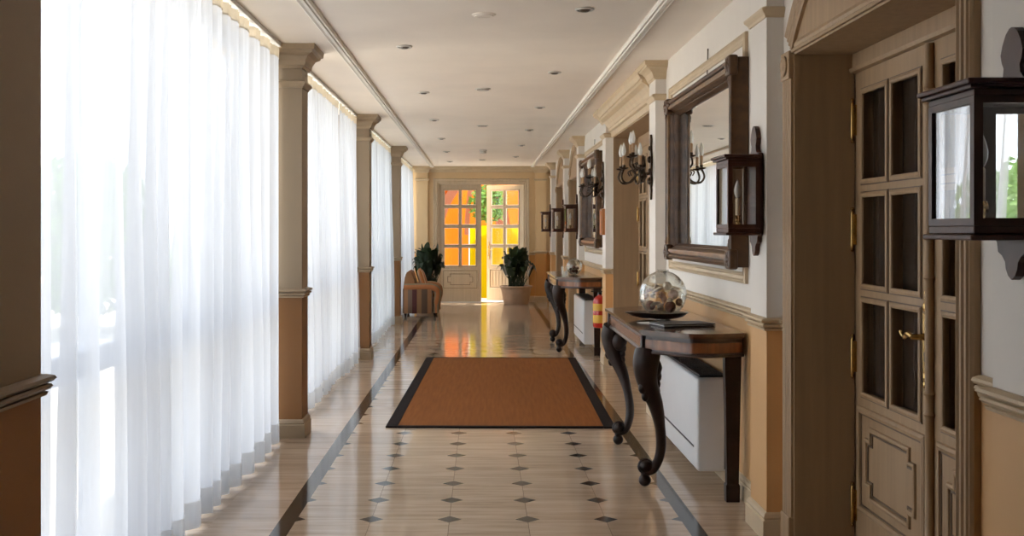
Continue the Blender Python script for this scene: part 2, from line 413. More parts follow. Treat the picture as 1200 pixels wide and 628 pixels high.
for a, b in ((1.34, EDX+.09), (-EDX-.09, -1.36)):
    sweep(bm, [(a, END, 0), (b, END, 0)], offs(rail, .97), (0, 0, 1)); sweep(bm2, [(a, END, 0), (b, END, 0)], baseb, (0, 0, 1))
struct(obj('trim_5', bm, M['trim']), 'dado rail on the end wall beside the glazed doors', 'moulding')
struct(obj('baseboard_end', bm2, M['trim']), 'baseboard of the end wall', 'baseboard')
cor = [(-.01, 0), (.015, 0), (.02, -.0), (.03, .02), (.05, .04), (.06, .07), (.09, .09), (.09, .12), (-.01, .12)]
bm = B(); sweep(bm, [(1.44, END, 0), (-1.45, END, 0)], offs(cor, CEIL-.12), (0, 0, 1))
struct(obj('trim_6', bm, M['trim']), 'cream cornice above the glazed end doors', 'cornice')

# panel mouldings round the mirror bays
pm = [(-.03, 0), (-.03, .012), (-.018, .02), (-.01, .012), (.006, .014), (.016, .024), (.03, .018), (.03, 0)]
for k, (ya, yb) in enumerate(((6.0, 8.36), (12.85, 15.2))):
    bm = B(); sweep(bm, [(XR, ya, 1.22), (XR, yb, 1.22), (XR, yb, 2.53), (XR, ya, 2.53)], pm, (-1, 0, 0), True)
    struct(obj('trim_%d' % (7+k), bm, M['trim']), ('cream panel moulding round the mirror that hangs beside the first lantern-topped console', 'cream panel moulding round the mirror farther along the corridor')[k], 'moulding')

# pilasters
capr = [(-.02, 0), (.008, 0), (.012, .012), (.02, .016), (.024, .03), (.036, .055), (.058, .075), (.082, .086), (.084, .098), (.095, .102), (.1, .135), (-.02, .135)]
capl = [(-.02, 0), (.01, 0), (.014, .014), (.024, .02), (.03, .05), (.05, .085), (.08, .102), (.085, .118), (.1, .122), (.105, .16), (-.02, .16)]
neck = [(-.02, 0), (.008, 0), (.012, .012), (.028, .03), (.03, .042), (.014, .05), (-.02, .05)]
plinth = [(-.02, 0), (.022, 0), (.022, .092), (.014, .098), (.018, .108), (.012, .124), (.002, .132), (-.02, .132)]
def pilaster(pts, cap, caph, label, m, shaft, mt='trim'):
    e = empty('pillar', (0, 0, 0)); struct(e, label, 'pillar')
    bm = B(); box(bm, *shaft, 0, CEIL); obj('shaft', bm, m, e)
    for nm, pr, z in (('plinth', plinth, 0), ('dado_band', rail, 1.0), ('necking', neck, 2.50), ('capital', cap, CEIL-caph)):
        bm = B(); sweep(bm, pts, offs(pr, z), (0, 0, 1)); obj(nm, bm, M[mt], e)
    return e
RL = ['pale pillar carrying the lantern cut by the picture edge', 'pale pillar with a wall lantern between the arched door and the large mirror',
      'pale pillar with a candle sconce beyond the large mirror', 'pale pillar with a candle sconce past the corniced doorway',
      'pale pillar with a lantern just past the second mirror', 'pale pillar with a lantern between the two distant arched doorways', 'pale pillar with a lantern next to the end wall']
for (a, b), lb in zip(RPIL, RL):
    pilaster([(XR, a, 0), (XP, a, 0), (XP, b, 0), (XR, b, 0)], capr, .135, lb, M['wall'], (XP, XR+.05, a, b))
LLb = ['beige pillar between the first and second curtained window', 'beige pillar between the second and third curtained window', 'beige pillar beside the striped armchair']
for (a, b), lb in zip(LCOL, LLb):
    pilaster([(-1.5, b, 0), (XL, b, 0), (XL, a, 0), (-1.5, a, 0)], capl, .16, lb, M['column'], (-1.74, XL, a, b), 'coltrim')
for x0, x1, lb in ((-1.345, -1.10, 'cream pillar on the end wall beside the last window'), (1.11, 1.335, 'cream pillar on the end wall beside the mirror-side lanterns')):
    pilaster([(x1, END, 0), (x1, END-.08, 0), (x0, END-.08, 0), (x0, END, 0)], capr, .135, lb, M['endwall'], (x0, x1, END-.08, END+.05))

# windows on the left, behind the curtains
bays = [(3.2, 7.86), (8.12, 12.58), (12.84, 17.30), (17.56, END)]
for k, (a, b) in enumerate(bays):
    e = empty('window_%d' % (k+1)); struct(e, ['first', 'second', 'third', 'fourth'][k]+' floor-length window behind the sheer curtains, counted from the wall pier', 'window')
    X = -1.70
    bm = B(); n = 3; w = (b-a)/n
    box(bm, X-.03, X+.03, a, b, 2.72, 2.80); box(bm, X-.03, X+.03, a, b, 0, .07)
    for i in range(n+1):
        yy = a+w*i
        box(bm, X-.03, X+.03, max(a, yy-.03), min(b, yy+.03), .07, 2.72)
    for i in range(n):
        box(bm, X-.02, X+.02, a+w*i+.03, a+w*(i+1)-.03,   .86, .97)
    obj('window_frame', bm, M['bluegrey'], e)
    bm = B()
    for i in range(n):
        for z0, z1 in ((.07, .86), (.97, 2.72)): box(bm, X-.004, X+.004, a+w*i+.03, a+w*(i+1)-.03, z0, z1)
    obj('pane', bm, M['winglass'], e)

# ------------------------------------------------------------------ doors
def cross_outline(y0, y1, z0, z1, c):
    """rectangle with its four corners stepped in twice, as on the lower door panels"""
    s = c
    return [(y0+s, z0), (y1-s, z0), (y1-s, z0+s), (y1, z0+s), (y1, z1-s), (y1-s, z1-s), (y1-s, z1), (y0+s, z1), (y0+s, z1-s), (y0, z1-s), (y0, z0+s), (y0+s, z0+s)]
bead = [(-.012, 0), (-.010, .008), (0, .011), (.010, .008), (.012, 0)]
def leaf(parent, w, h, rows, zrows, lower, m, gm, curtain=True, flip=1, hinges=0, handle=0, fluted=False, top=.1):
    """door leaf in a local frame: hinge edge at y=0, free edge at y=w, face towards -x; thickness .045"""
    e = empty('leaf'); e.parent = parent
    T = .045; st = .105; mid = .05
    bm = B()
    y0, y1 = st, w-st
    box(bm, 0, T, 0, y0, 0, h); box(bm, 0, T, y1, w, 0, h)
    zt = zrows[-1][1]; zb = zrows[0][0]
    box(bm, 0, T, y0, y1, zt, h)
    if rows: box(bm, 0, T, (w-mid)/2, (w+mid)/2, zb, zt)
    for (a, b), (c, d) in zip(zrows, zrows[1:]): 
        box(bm, 0, T, y0, (w-mid)/2, b, c); box(bm, 0, T, (w+mid)/2, y1, b, c)
    box(bm, 0, T, y0, y1, 0, zb)
    obj('stiles_and_rails', bm, m, e)
    bm = B(); bg = B(); bc = B()
    for a, b in zrows:
        for ya, yb in ((y0, (w-mid)/2), ((w+mid)/2, y1)):
            sweep(bm, [(0, ya, a), (0, yb, a), (0, yb, b), (0, ya, b)], bead, (-1, 0, 0), True)
            sweep(bm, [(0, ya-.012, a-.012), (0, yb+.012, a-.012), (0, yb+.012, b+.012), (0, ya-.012, b+.012)], [(-.004, 0), (-.004, .004), (.004, .004), (.004, 0)], (-1, 0, 0), True, mi=1)
            box(bg, .02, .026, ya, yb, a, b)
    obj('glazing_bead', bm, [m, M['groove']], e); obj('pane', bg, gm, e)
    if curtain:
        n = 60; g = []
        for i in range(n+1):
            yy = lerp(y0-.02, y1+.02, i/n); xx = .06+.012*math.sin(i*1.15)+.006*math.sin(i*.37+1)
            g.append((bc.verts.new((xx, yy, zb-.02)), bc.verts.new((xx+.008*math.sin(i*.5), yy, zt+.02))))
        for p, q in zip(g, g[1:]): bc.faces.new((p[0], q[0], q[1], p[1]))
        obj('pane_curtain', bc, M['darkfabric'], e, True)
    else: bc.free()
    # lower panel
    la, lb = lower; py0, py1 = .07, w-.07
    bm = B()
    sweep(bm, [(0, py0, la), (0, py1, la), (0, py1, lb), (0, py0, lb)], [(-.016, 0), (-.014, .010), (0, .014), (.012, .008), (.016, 0)], (-1, 0, 0), True)
    sweep(bm, [(0, py0+.02, la+.02), (0, py1-.02, la+.02), (0, py1-.02, lb-.02), (0, py0+.02, lb-.02)], [(-.004, 0), (-.004, .003), (.004, .003), (.004, 0)], (-1, 0, 0), True, mi=1)
    if fluted:
        for i in range(9):
            yy = lerp(py0+.06, py1-.06, i/8); box(bm, -.008, .001, yy-.012, yy+.012, la+.05, lb-.05)
    else:
        ins = .09; c = .055
        o = cross_outline(py0+ins, py1-ins, la+ins*.8, lb-ins*.8, c)
        sweep(bm, [(0, a, b) for a, b in o], [(-.011, 0), (-.009, .010), (0, .013), (.009, .010), (.011, 0)], (-1, 0, 0), True)
        o2 = cross_outline(py0+ins+.018, py1-ins-.018, la+ins*.8+.018, lb-ins*.8-.018, c)
        sweep(bm, [(0, a, b) for a, b in o2], [(-.004, 0), (-.004, .004), (.004, .004), (.004, 0)], (-1, 0, 0), True, mi=1)
    obj('lower_panel', bm, [m, M['groove']], e)
    if hinges:
        bm = B()
        for z in hinges:
            lathe(bm, [(0, -.09), (.006, -.085), (.009, -.075), (.009, .075), (.006, .085), (0, .09)], (-.012, .002, z), 10)
            box(bm, -.004, .001, .004, .03, z-.07, z+.07)
            ball(bm, (-.012, .002, z+.095), .008, 8, 6); ball(bm, (-.012, .002, z-.095), .008, 8, 6)
        obj('hinge', bm, M['brass'], e, True)
    if handle:
        z = handle; yy = w-.055
        hh = empty('handle', (0, yy, z)); hh.parent = e
        bm = B()
        o = [(-.017, -.12), (.017, -.12), (.02, -.06), (.02, .07), (.017, .11), (-.017, .11), (-.02, .07), (-.02, -.06)]
        prism(bm, o, lambda a, b, d: (d, a, b), -.006, 0)
        for s in (1, -1):
            ball(bm, (-.004, 0, s*.135), .016, 8, 6, (.5, 1, 1.3)); ball(bm, (-.004, .006*s, s*.165), .011, 8, 6, (.5, 1, 1.4)); ball(bm, (-.004, 0, s*.19), .007, 8, 6, (.5, 1, 1.6))
        tube(bm, [(-.004, 0, .02), (-.045, 0, .02), (-.052, -.01, .02)], [.013, .011, .011], 10)
        tube(bm, catmull([(-.052, .0, .02), (-.054, -.04, .028), (-.052, -.08, .012), (-.05, -.11, .02), (-.05, -.125, .032)], 5), [.011]*6+[.01]*5+[.008]*5+[.007]*5, 8)
        obj('lever', bm, M['brass'], hh, True)
        bm = B(); box(bm, -.0075, -.005, -.004, .004, -.075, -.045); ball(bm, (-.006, 0, -.045), .007, 8, 6, (.3, 1, 1)); obj('keyhole', bm, M['grille'], hh)
    return e
def astragal(parent, x, y, h, m):
    bm = B()
    pr = [(.017, 0.0)]
    for z in (.30, .78, .86, 1.30, 1.96, 2.02):
        pr += [(.017, z-.012), (.024, z), (.017, z+.012)]
    pr += [(.017, h)]
    lathe(bm, pr, (x, y, 0), 12); obj('astragal', bm, m, parent, True)

ZA = [(.74, 1.165), (1.225, 1.635), (1.695, 2.10)]
def arch_door(idx, a, b, label, detail=True):
    e = empty('door_%d' % idx); struct(e, label, 'door')
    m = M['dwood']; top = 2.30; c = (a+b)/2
    # jamb liner + soffit
    bm = B()
    box(bm, XR-.01, DOORX+.07, b-.012, b+.004, 0, top); box(bm, XR-.01, DOORX+.07, a-.004, a+.012, 0, top); box(bm, XR-.01, DOORX+.07, a, b, top-.012, top+.004)
    obj('jamb', bm, m, e)
    # door head rail above the leaves
    bm = B(); box(bm, DOORX-.01, DOORX+.06, a, b, 2.20, top); sweep(bm, [(DOORX-.01, a, 2.2), (DOORX-.01, b, 2.2)], [(0, 0), (.012, .004), (.016, .02), (0, .026)], (0, 0, 1))
    box(bm, DOORX, DOORX+.08, a, a+.03, 0, 2.2); box(bm, DOORX, DOORX+.08, b-.03, b, 0, 2.2)
    obj('door_frame', bm, m, e)
    w = (b-a)/2-.015
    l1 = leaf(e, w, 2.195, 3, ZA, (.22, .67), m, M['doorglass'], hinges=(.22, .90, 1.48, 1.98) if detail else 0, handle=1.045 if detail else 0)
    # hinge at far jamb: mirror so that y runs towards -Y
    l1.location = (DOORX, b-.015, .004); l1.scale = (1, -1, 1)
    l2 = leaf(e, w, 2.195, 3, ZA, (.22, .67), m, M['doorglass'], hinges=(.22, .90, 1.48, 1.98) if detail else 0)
    l2.location = (DOORX, a+.015, .004)
    astragal(e, DOORX-.014, c-.012, 2.19, m)
    # fluted casing: legs with rosette blocks and segmental arch
    fl = [(0, -.004), (0, .022), (.012, .026), (.022, .016), (.034, .026), (.046, .026), (.054, .016), (.066, .026), (.078, .026), (.086, .016), (.1, .026), (.112, .03), (.12, .02), (.12, -.004)]
    bm = B()
    sweep(bm, [(XR, b, 0), (XR, b, 2.18)], fl, (-1, 0, 0)); sweep(bm, [(XR, a, 2.18), (XR, a, 0)], fl, (-1, 0, 0))
    for yy in (a-.065, b+.065):
        box(bm, XR-.035, XR+.01, yy-.068, yy+.068, 0, .16, .006)
        box(bm, XR-.034, XR+.01, yy-.066, yy+.066, 2.18, 2.31, .006)
        # rosette
        prof = [(.048, 0), (.048, .008), (.036, .012), (.026, .008), (.016, .014), (0, .018)]
        ring = []
        for r, d in prof:
            ring.append([bm.verts.new((XR-.034-d, yy+r*math.cos(2*PI*k/18), 2.245+r*math.sin(2*PI*k/18))) for k in range(18)] if r > 0 else [bm.verts.new((XR-.034-d, yy, 2.245))])
        for A, Q in zip(ring, ring[1:]):
            for k in range(18):
                k2 = (k+1) % 18
                bm.faces.new((A[k], A[k2], Q[k2], Q[k])) if len(Q) > 1 else bm.faces.new((A[k], A[k2], Q[0]))
    obj('casing', bm, m, e)
    half = (b-a)/2; th = math.radians(48); R = (half+.0)/math.sin(th); zc = 2.31-R*math.cos(th)
    bm = B(); arc = [(XR, c+R*math.sin(th*(1-2*i/28)), zc+R*math.cos(th*(1-2*i/28))) for i in range(29)]
    sweep(bm, arc, fl, (-1, 0, 0)); obj('arch_casing', bm, m, e, 30)
    # recessed-looking tympanum and its lower moulding
    bm = B(); poly = [(c+(R-.0)*math.sin(th*(1-2*i/28)), zc+R*math.cos(th*(1-2*i/28))) for i in range(29)]
    prism(bm, poly, lambda p, q, d: (d, p, q), XR-.006, XR+.02)
    obj('tympanum', bm, m, e)
    bm = B(); sweep(bm, [(XR, a, 2.30), (XR, b, 2.30)], [(0, -.002), (.022, -.002), (.022, .012), (.012, .02), (.016, .034), (.008, .05), (0, .055)], (0, 0, 1)); obj('lintel_moulding', bm, m, e)
    return e
arch_door(1, *ARCH_A, 'arched double door with brass lever handle and dark curtained panes, beside the large lantern')
arch_door(3, *ARCH_B, 'arched doorway just past the second mirror', False)
arch_door(4, *ARCH_C, 'arched doorway closest to the end wall', False)

# wide straight-headed doorway with its heavy cornice
a, b = STRAIGHT
e = empty('door_2'); struct(e, 'wide straight-headed doorway under a heavy cream cornice', 'door')
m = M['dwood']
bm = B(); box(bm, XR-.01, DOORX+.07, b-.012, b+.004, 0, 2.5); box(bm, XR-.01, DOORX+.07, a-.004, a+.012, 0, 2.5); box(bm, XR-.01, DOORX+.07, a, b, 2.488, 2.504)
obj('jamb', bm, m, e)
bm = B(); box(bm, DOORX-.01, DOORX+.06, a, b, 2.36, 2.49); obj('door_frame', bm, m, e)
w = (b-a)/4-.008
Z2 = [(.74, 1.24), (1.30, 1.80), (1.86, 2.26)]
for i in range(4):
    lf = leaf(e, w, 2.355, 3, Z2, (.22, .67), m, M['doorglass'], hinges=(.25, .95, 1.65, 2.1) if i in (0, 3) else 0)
    if i % 2 == 0: lf.location = (DOORX, a+.004+(b-a)/4*i, .004)
    else: lf.location = (DOORX, a+(b-a)/4*(i+1)-.004, .004); lf.scale = (1, -1, 1)
bm = B()
co = [(0, 0), (.02, 0), (.024, .03), (.03, .05), (.05, .06), (.052, .085), (.06, .092), (.07, .12), (.10, .16), (.14, .185), (.142, .21), (.155, .216), (.172, .25), (.176, .298), (0, .298)]
sweep(bm, [(XR, RPIL[2][1], 0), (XR, RPIL[3][0], 0)], [(p, q+2.502) for p, q in co], (0, 0, 1)); obj('cornice', bm, M['trim'], e)

# glazed end doors: left leaf shut, right leaf pushed outwards
e = empty('door_5', (0, END, 0)); struct(e, 'ivory glazed double doors at the end, one leaf ajar onto bright orange canvas', 'door')
m = M['edwood']
bm = B(); cas = [(0, -.004), (0, .02), (.02, .028), (.03, .018), (.06, .022), (.075, .032), (.09, .02), (.09, -.004)]
# facing -Y: up = -Y ; travel so that the outside of the opening is 'outward'
sweep(bm, [(-EDX, 0, 0), (-EDX, 0, EDT), (EDX, 0, EDT), (EDX, 0, 0)], cas, (0, -1, 0)); obj('casing', bm, m, e)
bm = B(); box(bm, -EDX, -EDX+.03, 0, .18, 0, EDT); box(bm, EDX-.03, EDX, 0, .18, 0, EDT); box(bm, -EDX+.03, EDX-.03, 0, .18, EDT-.03, EDT); obj('jamb', bm, m, e)
bm = B(); box(bm, -EDX+.03, EDX-.03, -.02, .2, 0, .008); obj('threshold', bm, M['paper'], e)
ZE = [(.74, 1.12), (1.175, 1.53), (1.585, 1.94), (1.995, 2.31)]
w = EDX-.03
lf = leaf(e, w, 2.42, 4, ZE, (.26, .66), m, M['doorglass'], curtain=False)
lf.location = (-EDX+.03, .06, .008); lf.rotation_euler = (0, 0, -PI/2); lf.scale = (-1, 1, 1); lf.rotation_euler = (0, 0, -PI/2)
lf2 = leaf(e, w, 2.42, 4, ZE, (.26, .66), m, M['doorglass'], curtain=False, fluted=True, handle=1.05)
lf2.location = (EDX-.03, .12, .008); lf2.rotation_euler = (0, 0, PI/2-math.radians(30)); lf2.scale = (1, 1, 1)

# ------------------------------------------------------------------ curtains
def curtain(name, ya, yb, x, seed, label, lean0=0, lean1=0, amp=.048, pitch=.24, m='curtain'):
    rnd = random.Random(seed)
    e = empty(name, (x, (ya+yb)/2, 0)); tag(e, label, 'curtain', 'sheer white curtains along the windows')
    Lh = (yb-ya); ny = max(40, int(Lh/.013)); nz = 26; ztop = 2.755
    ph = []; t = 0
    while t < Lh+.5:
        ph.append((t, rnd.uniform(.6, 1.25))); t += pitch*rnd.uniform(.6, 1.5)
    def fold(s, k):
        # piecewise rounded folds of uneven width
        for (t0, a0), (t1, _) in zip(ph, ph[1:]):
            if t0 <= s < t1:
                u = (s-t0)/(t1-t0); return a0*(math.sin(2*PI*u)+.28*math.sin(4*PI*u+k))
        return 0
    def P(s, z, off=0):
        q = 1-z/ztop; drop = q
        s2 = s+.05*math.sin(s*2.1+seed)*q+.03*math.sin(s*5.3+q*2+seed)*q
        A = amp*(.35+.75*min(1, q*1.4))
        xx = A*fold(max(0, min(Lh+.3, s2+.02)), .4*seed)+.006*math.sin(s*95)*max(0, 1-q*4)+.010*math.sin(s*3+z*1.3+seed)*q+off
        yy = ya-(ya+yb)/2+s
        u = s/Lh
        yy += (1-u)*lean0*q**.8+u*lean1*q**.8
        return (xx, yy, z)
    def sheet(z0, z1, n, off):
        bm = B(); g = [[bm.verts.new(P(Lh*i/ny, lerp(z0, z1, j/n), off)) for j in range(n+1)] for i in range(ny+1)]
        for i in range(ny):
            for j in range(n): bm.faces.new((g[i][j], g[i+1][j], g[i+1][j+1], g[i][j+1]))
        return bm
    obj('voile', sheet(.02, ztop-.06, nz, 0), M[m], e, True)
    obj('hem', sheet(.018, .15, 3, .0035), M['hem'], e, True)
    obj('heading_tape', sheet(ztop-.07, ztop, 3, .003), M['tape'], e, True)
    return e
CX = -1.43
curtain('curtain', 3.24, 7.84, CX, 3, 'wide sheer white floor-length curtain between the shaded brown wall pier and the first beige pillar', m='voile3', lean1=-.05)
curtain('curtain', 8.42, 11.0, CX, 5, 'sheer white curtain just past the first beige pillar, parted from it by a bright gap', lean0=.32, lean1=.02)
curtain('curtain', 11.05, 12.62, CX, 11, 'narrow sheer white curtain hanging just before the second beige pillar', lean0=-.05, lean1=-.03)
curtain('curtain', 12.9, 15.05, CX, 2, 'sheer white curtain just past the second beige pillar', m='voile2')
curtain('curtain', 15.11, 17.32, CX, 14, 'sheer white curtain just before the pillar beside the armchair', m='voile2')
curtain('curtain', 17.7, 22.55, CX, 9, 'sheer white curtain behind the striped armchair and potted plant', pitch=.22, m='voile3')
for k, (a, b) in enumerate(((3.22, 7.85), (8.14, 12.57), (12.86, 17.29), (17.58, 22.6))):
    bm = B(); box(bm, CX-.022, CX+.022, a, b, 2.772, 2.7985, .003); o = obj('curtain_track', bm, M['whiteframe'])
    tag(o, ['slim ceiling curtain track beside the shaded wall pier', 'slim ceiling curtain track between the first and second beige pillars', 'slim ceiling curtain track between the second beige pillar and the armchair pillar', 'slim ceiling curtain track above the striped armchair'][k], 'curtain track', 'curtain tracks along the window ceiling')

# ------------------------------------------------------------------ console tables
def outline(d, yc, yb, bulge, n=14, inset=0):
    """half-round ended console outline, wall side at x=0, corridor at -d"""
    d -= inset
    def side(s):
        ctrl = [V((-d, s*(yc-inset*.6), 0)), V((-d*.82, s*(yc+.10-inset), 0)), V((-d*.55, s*(bulge-inset), 0)), V((-d*.22, s*(bulge-.005-inset), 0)), V((0, s*(yb-inset), 0))]
        return catmull(ctrl, n//2)
    A = side(-1); Bq = side(1)
    return [(p.x, p.y) for p in reversed(A)]+[(p.x, p.y) for p in Bq]
def console(loc, label):
    e = empty('console_table', loc); tag(e, label, 'table', 'mahogany console tables under the mirrors')
    Dp, yc, yb, bu = .545, .85, 1.03, 1.085
    top = .925
    o = outline(Dp, yc, yb, bu); oi = outline(Dp, yc, yb, bu, inset=.018)
    bm = B()
    prism(bm, o, lambda a, b, d: (a, b, d), top-.018, top); prism(bm, oi, lambda a, b, d: (a, b, d), top-.03, top-.018)
    bmesh.ops.bevel(bm, geom=[x for x in bm.edges if len(x.link_faces) == 2 and x.calc_face_angle() > 1.2 and abs(x.verts[0].co.z-x.verts[1].co.z) < 1e-5], offset=.004, segments=2, affect='EDGES')
    obj('table_top', bm, M['tabletop'], e, 35)
    oa = outline(Dp, yc, yb, bu, inset=.03)
    bm = B(); prism(bm, oa, lambda a, b, d: (a, b, d), .795, top-.03); obj('apron', bm, M['dkwood'], e, 35)
    # veneer bands proud of the apron: one on the front, one on each bowed end
    n = len(oa); hN = n//2
    def band(pts):
        bm = B(); P3 = [V((p[0], p[1], 0)) for p in pts]
        sweep(bm, P3, [(-.004, .818), (.004, .818), (.004, .872), (-.004, .872)], (0, 0, 1)); return bm
    obj('inlay_band', band(oa[1:hN-1]), M['inlay'], e, 35)
    obj('inlay_band', band([(oa[hN-1][0], oa[hN-1][1]+.06), (oa[hN][0], oa[hN][1]-.06)]), M['inlay'], e)
    obj('inlay_band', band(oa[hN+1:n-1]), M['inlay'], e, 35)
    bm = B()
    P3 = [V((p[0], p[1], 0)) for p in oa]
    sweep(bm, P3, [(-.004, .793), (.006, .793), (.008, .801), (.004, .809), (-.004, .809)], (0, 0, 1)); obj('apron_bead', bm, M['dkwood'], e, 35)
    # front cabriole legs
    for s in (-1, 1):
        bm = B()
        # corner block
        box(bm, -Dp+.015, -Dp+.085, min(s*(yc-.075), s*(yc-.01)), max(s*(yc-.075), s*(yc-.01)), .785, .895, .006)
        kx = -Dp+.055; ky = s*(yc-.05)
        path = catmull([(kx, ky, .80), (kx-.015, ky+s*.02, .72), (kx+.0, ky+s*.0, .62), (kx+.055, ky-s*.05, .48), (kx+.09, ky-s*.11, .33), (kx+.095, ky-s*.15, .20), (kx+.06, ky-s*.175, .105), (kx+.01, ky-s*.18, .085)], 6)
        nP = len(path); R = []
        for i in range(nP):
            t = i/(nP-1)
            R.append(.074 if t < .12 else lerp(.074, .030, min(1, (t-.12)/.42)) if t < .54 else lerp(.030, .026, (t-.54)/.46))
        tube(bm, path, R, 12)
        # knee scroll and acanthus bumps on the inner side
        ball(bm, (kx+.035, ky-s*.045, .70), .052, 12, 8, (1, 1, 1.3))
        for q, (dx, dz, r) in enumerate(((.075, .655, .026), (.072, .61, .022), (.073, .57, .02), (.078, .53, .017), (.03, .60, .03), (.05, .54, .024), (-.03, .66, .03), (-.045, .72, .034), (-.04, .60, .026), (-.02, .55, .022), (.085, .70, .022))):
            ball(bm, (kx+dx*.8, ky-s*dx*.6, dz), r, 10, 6, (1, 1, 1.4))
        obj('leg', bm, M['dkleg'], e, True)
        lg = e.children[-1]
        bm = B(); fx, fy = kx+.01, ky-s*.18
        # volute and ball foot
        for i, (r, dz) in enumerate(((.042, .115), )):
            ball(bm, (fx+.005, fy, dz), r, 14, 8, (1, 1, .95))
        tube(bm, [(fx+.005+.034*math.cos(t), fy, .115+.034*math.sin(t)) for t in [i*.35 for i in range(15)]], .014, 8)
        ball(bm, (fx, fy, .036), .036, 16, 10, (1, 1, 1)); lathe(bm, [(.018, .06), (.026, .072), (.018, .084)], (fx, fy, 0), 12)
        obj('foot', bm, M['dkleg'], lg, True)
    for s in (-1, 1):
        bm = B()
        y = s*(yb-.06); 
        vs = []
        for z, hx, hy in ((.796, .045, .03), (.10, .032, .024), (.09, .038, .029), (0, .036, .027)):
            vs.append([bm.verts.new((-.055+p*hx, y+q*hy, z)) for p, q in ((-1, -1), (1, -1), (1, 1), (-1, 1))])
        for A, Q in zip(vs, vs[1:]):
            for k in range(4): bm.faces.new((A[k], A[(k+1) % 4], Q[(k+1) % 4], Q[k]))
        bm.faces.new(vs[0]); bm.faces.new(vs[-1])
        obj('leg', bm, M['dkleg'], e)
    return e
TX = 1.444-.018; T1 = 6.99; T2 = 14.0; TT = .925
console((TX, T1, 0), 'carved mahogany console table holding the round glass bowl and pewter dish, under the large mirror')
console((TX, T2, 0), 'carved mahogany console table farther along, beside the red fire extinguisher')

# ------------------------------------------------------------------ fan coil units
def fancoil(y0, y1, label):
    e = empty('fan_coil_heater', (XR, (y0+y1)/2, 0)); tag(e, label, 'heater', 'white heaters under the console tables')
    hl = (y1-y0)/2; d = .20
    bm = B(); box(bm, -d, -.002, -hl, hl, .085, .625, .018, 3); obj('casing', bm, M['white'], e, 40)
    bm = B(); box(bm, -d+.02, -.02, -hl+.05, hl-.05, .622, .628); obj('grille_bed', bm, M['grille'], e)
    bm = B()
    for i in range(9):
        xx = lerp(-d+.028, -.028, i/8); box(bm, xx-.003, xx+.003, -hl+.06, hl-.06, .626, .638)
    for i in range(8):
        yy = lerp(-hl+.06, hl-.06, i/7); box(bm, -d+.025, -.025, yy-.004, yy+.004, .626, .636)
    obj('grille', bm, M['grille'], e)
    bm = B(); box(bm, -d-.0015, -d+.004, -hl+.10, hl-.04, .208, .220); obj('air_slot', bm, M['grille'], e)
    for s in (-1, 1):
        bm = B(); y = s*(hl+.0008); box(bm, -.045, -.041, y-.0012, y+.0012, .10, .61); obj('side_seam', bm, M['grille'], e)
fancoil(6.36, 7.86, 'white wall-hung heater with black top grille under the console with the pewter dish')
fancoil(13.43, 14.84, 'white heater with black top grille behind the red fire extinguisher')

# ------------------------------------------------------------------ mirrors
def mirror(y0, y1, z0, z1, label, wire):
    yc, zc = (y0+y1)/2, (z0+z1)/2
    e = empty('wall_mirror', (XR, yc, z0)); tag(e, label, 'mirror', 'large wood-framed mirrors above the consoles')
    a, b, h = y0-yc, y1-yc, z1-z0
    fw = .108
    path = [(0, a, 0), (0, b, 0), (0, b, h), (0, a, h)]
    # outward 0 = outer edge, negative towards glass
    prof = [(0, .002), (0, .085), (-.006, .098), (-.02, .105), (-.03, .098), (-.034, .086), (-.05, .09), (-.075, .072), (-.085, .05), (-.09, .05), (-.097, .04), (-.103, .03), (-fw, .016), (-fw, .002)]
    bm = B(); sweep(bm, path, prof, (-1, 0, 0), True); obj('frame', bm, M['frame'], e, 30)
    bm = B()
    i2 = .055
    sweep(bm, [(0, a+i2, i2), (0, b-i2, i2), (0, b-i2, h-i2), (0, a+i2, h-i2)], [(-.016, .08), (-.012, .094), (0, .098), (.012, .097), (.014, .085)], (-1, 0, 0), True)
    obj('frame_rib', bm, M['frame2'], e, 40)
    for yy, zz, sy, sz in ((a, 0, 1, 1), (b, 0, -1, 1), (b, h, -1, -1), (a, h, 1, -1)):
        bm = B(); y1_, y2_ = sorted((yy-sy*.012, yy+sy*.10)); z1_, z2_ = sorted((zz-sz*.012, zz+sz*.10))
        box(bm, -.112, -.06, y1_, y2_, z1_, z2_, .014, 3)
        cy, cz = (y1_+y2_)/2, (z1_+z2_)/2
        ball(bm, (-.112, cy, cz), .026, 10, 6, (.45, 1, 1))
        for k in range(6):
            ball(bm, (-.11, cy+.032*math.cos(k*PI/3), cz+.032*math.sin(k*PI/3)), .013, 8, 5, (.5, 1, 1))
        for k in (1, 2):
            ball(bm, (-.10, yy+sy*.035, zz+sz*(.10+.02*k)), .022-.004*k, 8, 5, (.6, 1, 1.2)); ball(bm, (-.10, yy+sy*(.10+.02*k), zz+sz*.035), .022-.004*k, 8, 5, (.6, 1.2, 1))
        obj('corner_ornament', bm, M['frame'], e, True)
    bm = B(); box(bm, -.014, -.008, a+fw-.004, b-fw+.004, fw-.004, h-fw+.004); obj('glass', bm, M['mirror'], e)
    if wire:
        bm = B(); tube(bm, [(-.012, 0, h-.01), (-.006, 0, h+.21)], .0035, 6); ball(bm, (-.006, 0, h+.212), .005, 8, 6); obj('hanging_wire', bm, M['bronze'], e)
    return e
mirror(5.95, 8.06, 1.28, 2.42, 'large dark wood-framed mirror hanging above the console with the round glass bowl', True)
mirror(12.93, 15.04, 1.28, 2.42, 'dark wood-framed mirror farther along, above the console by the fire extinguisher', True)

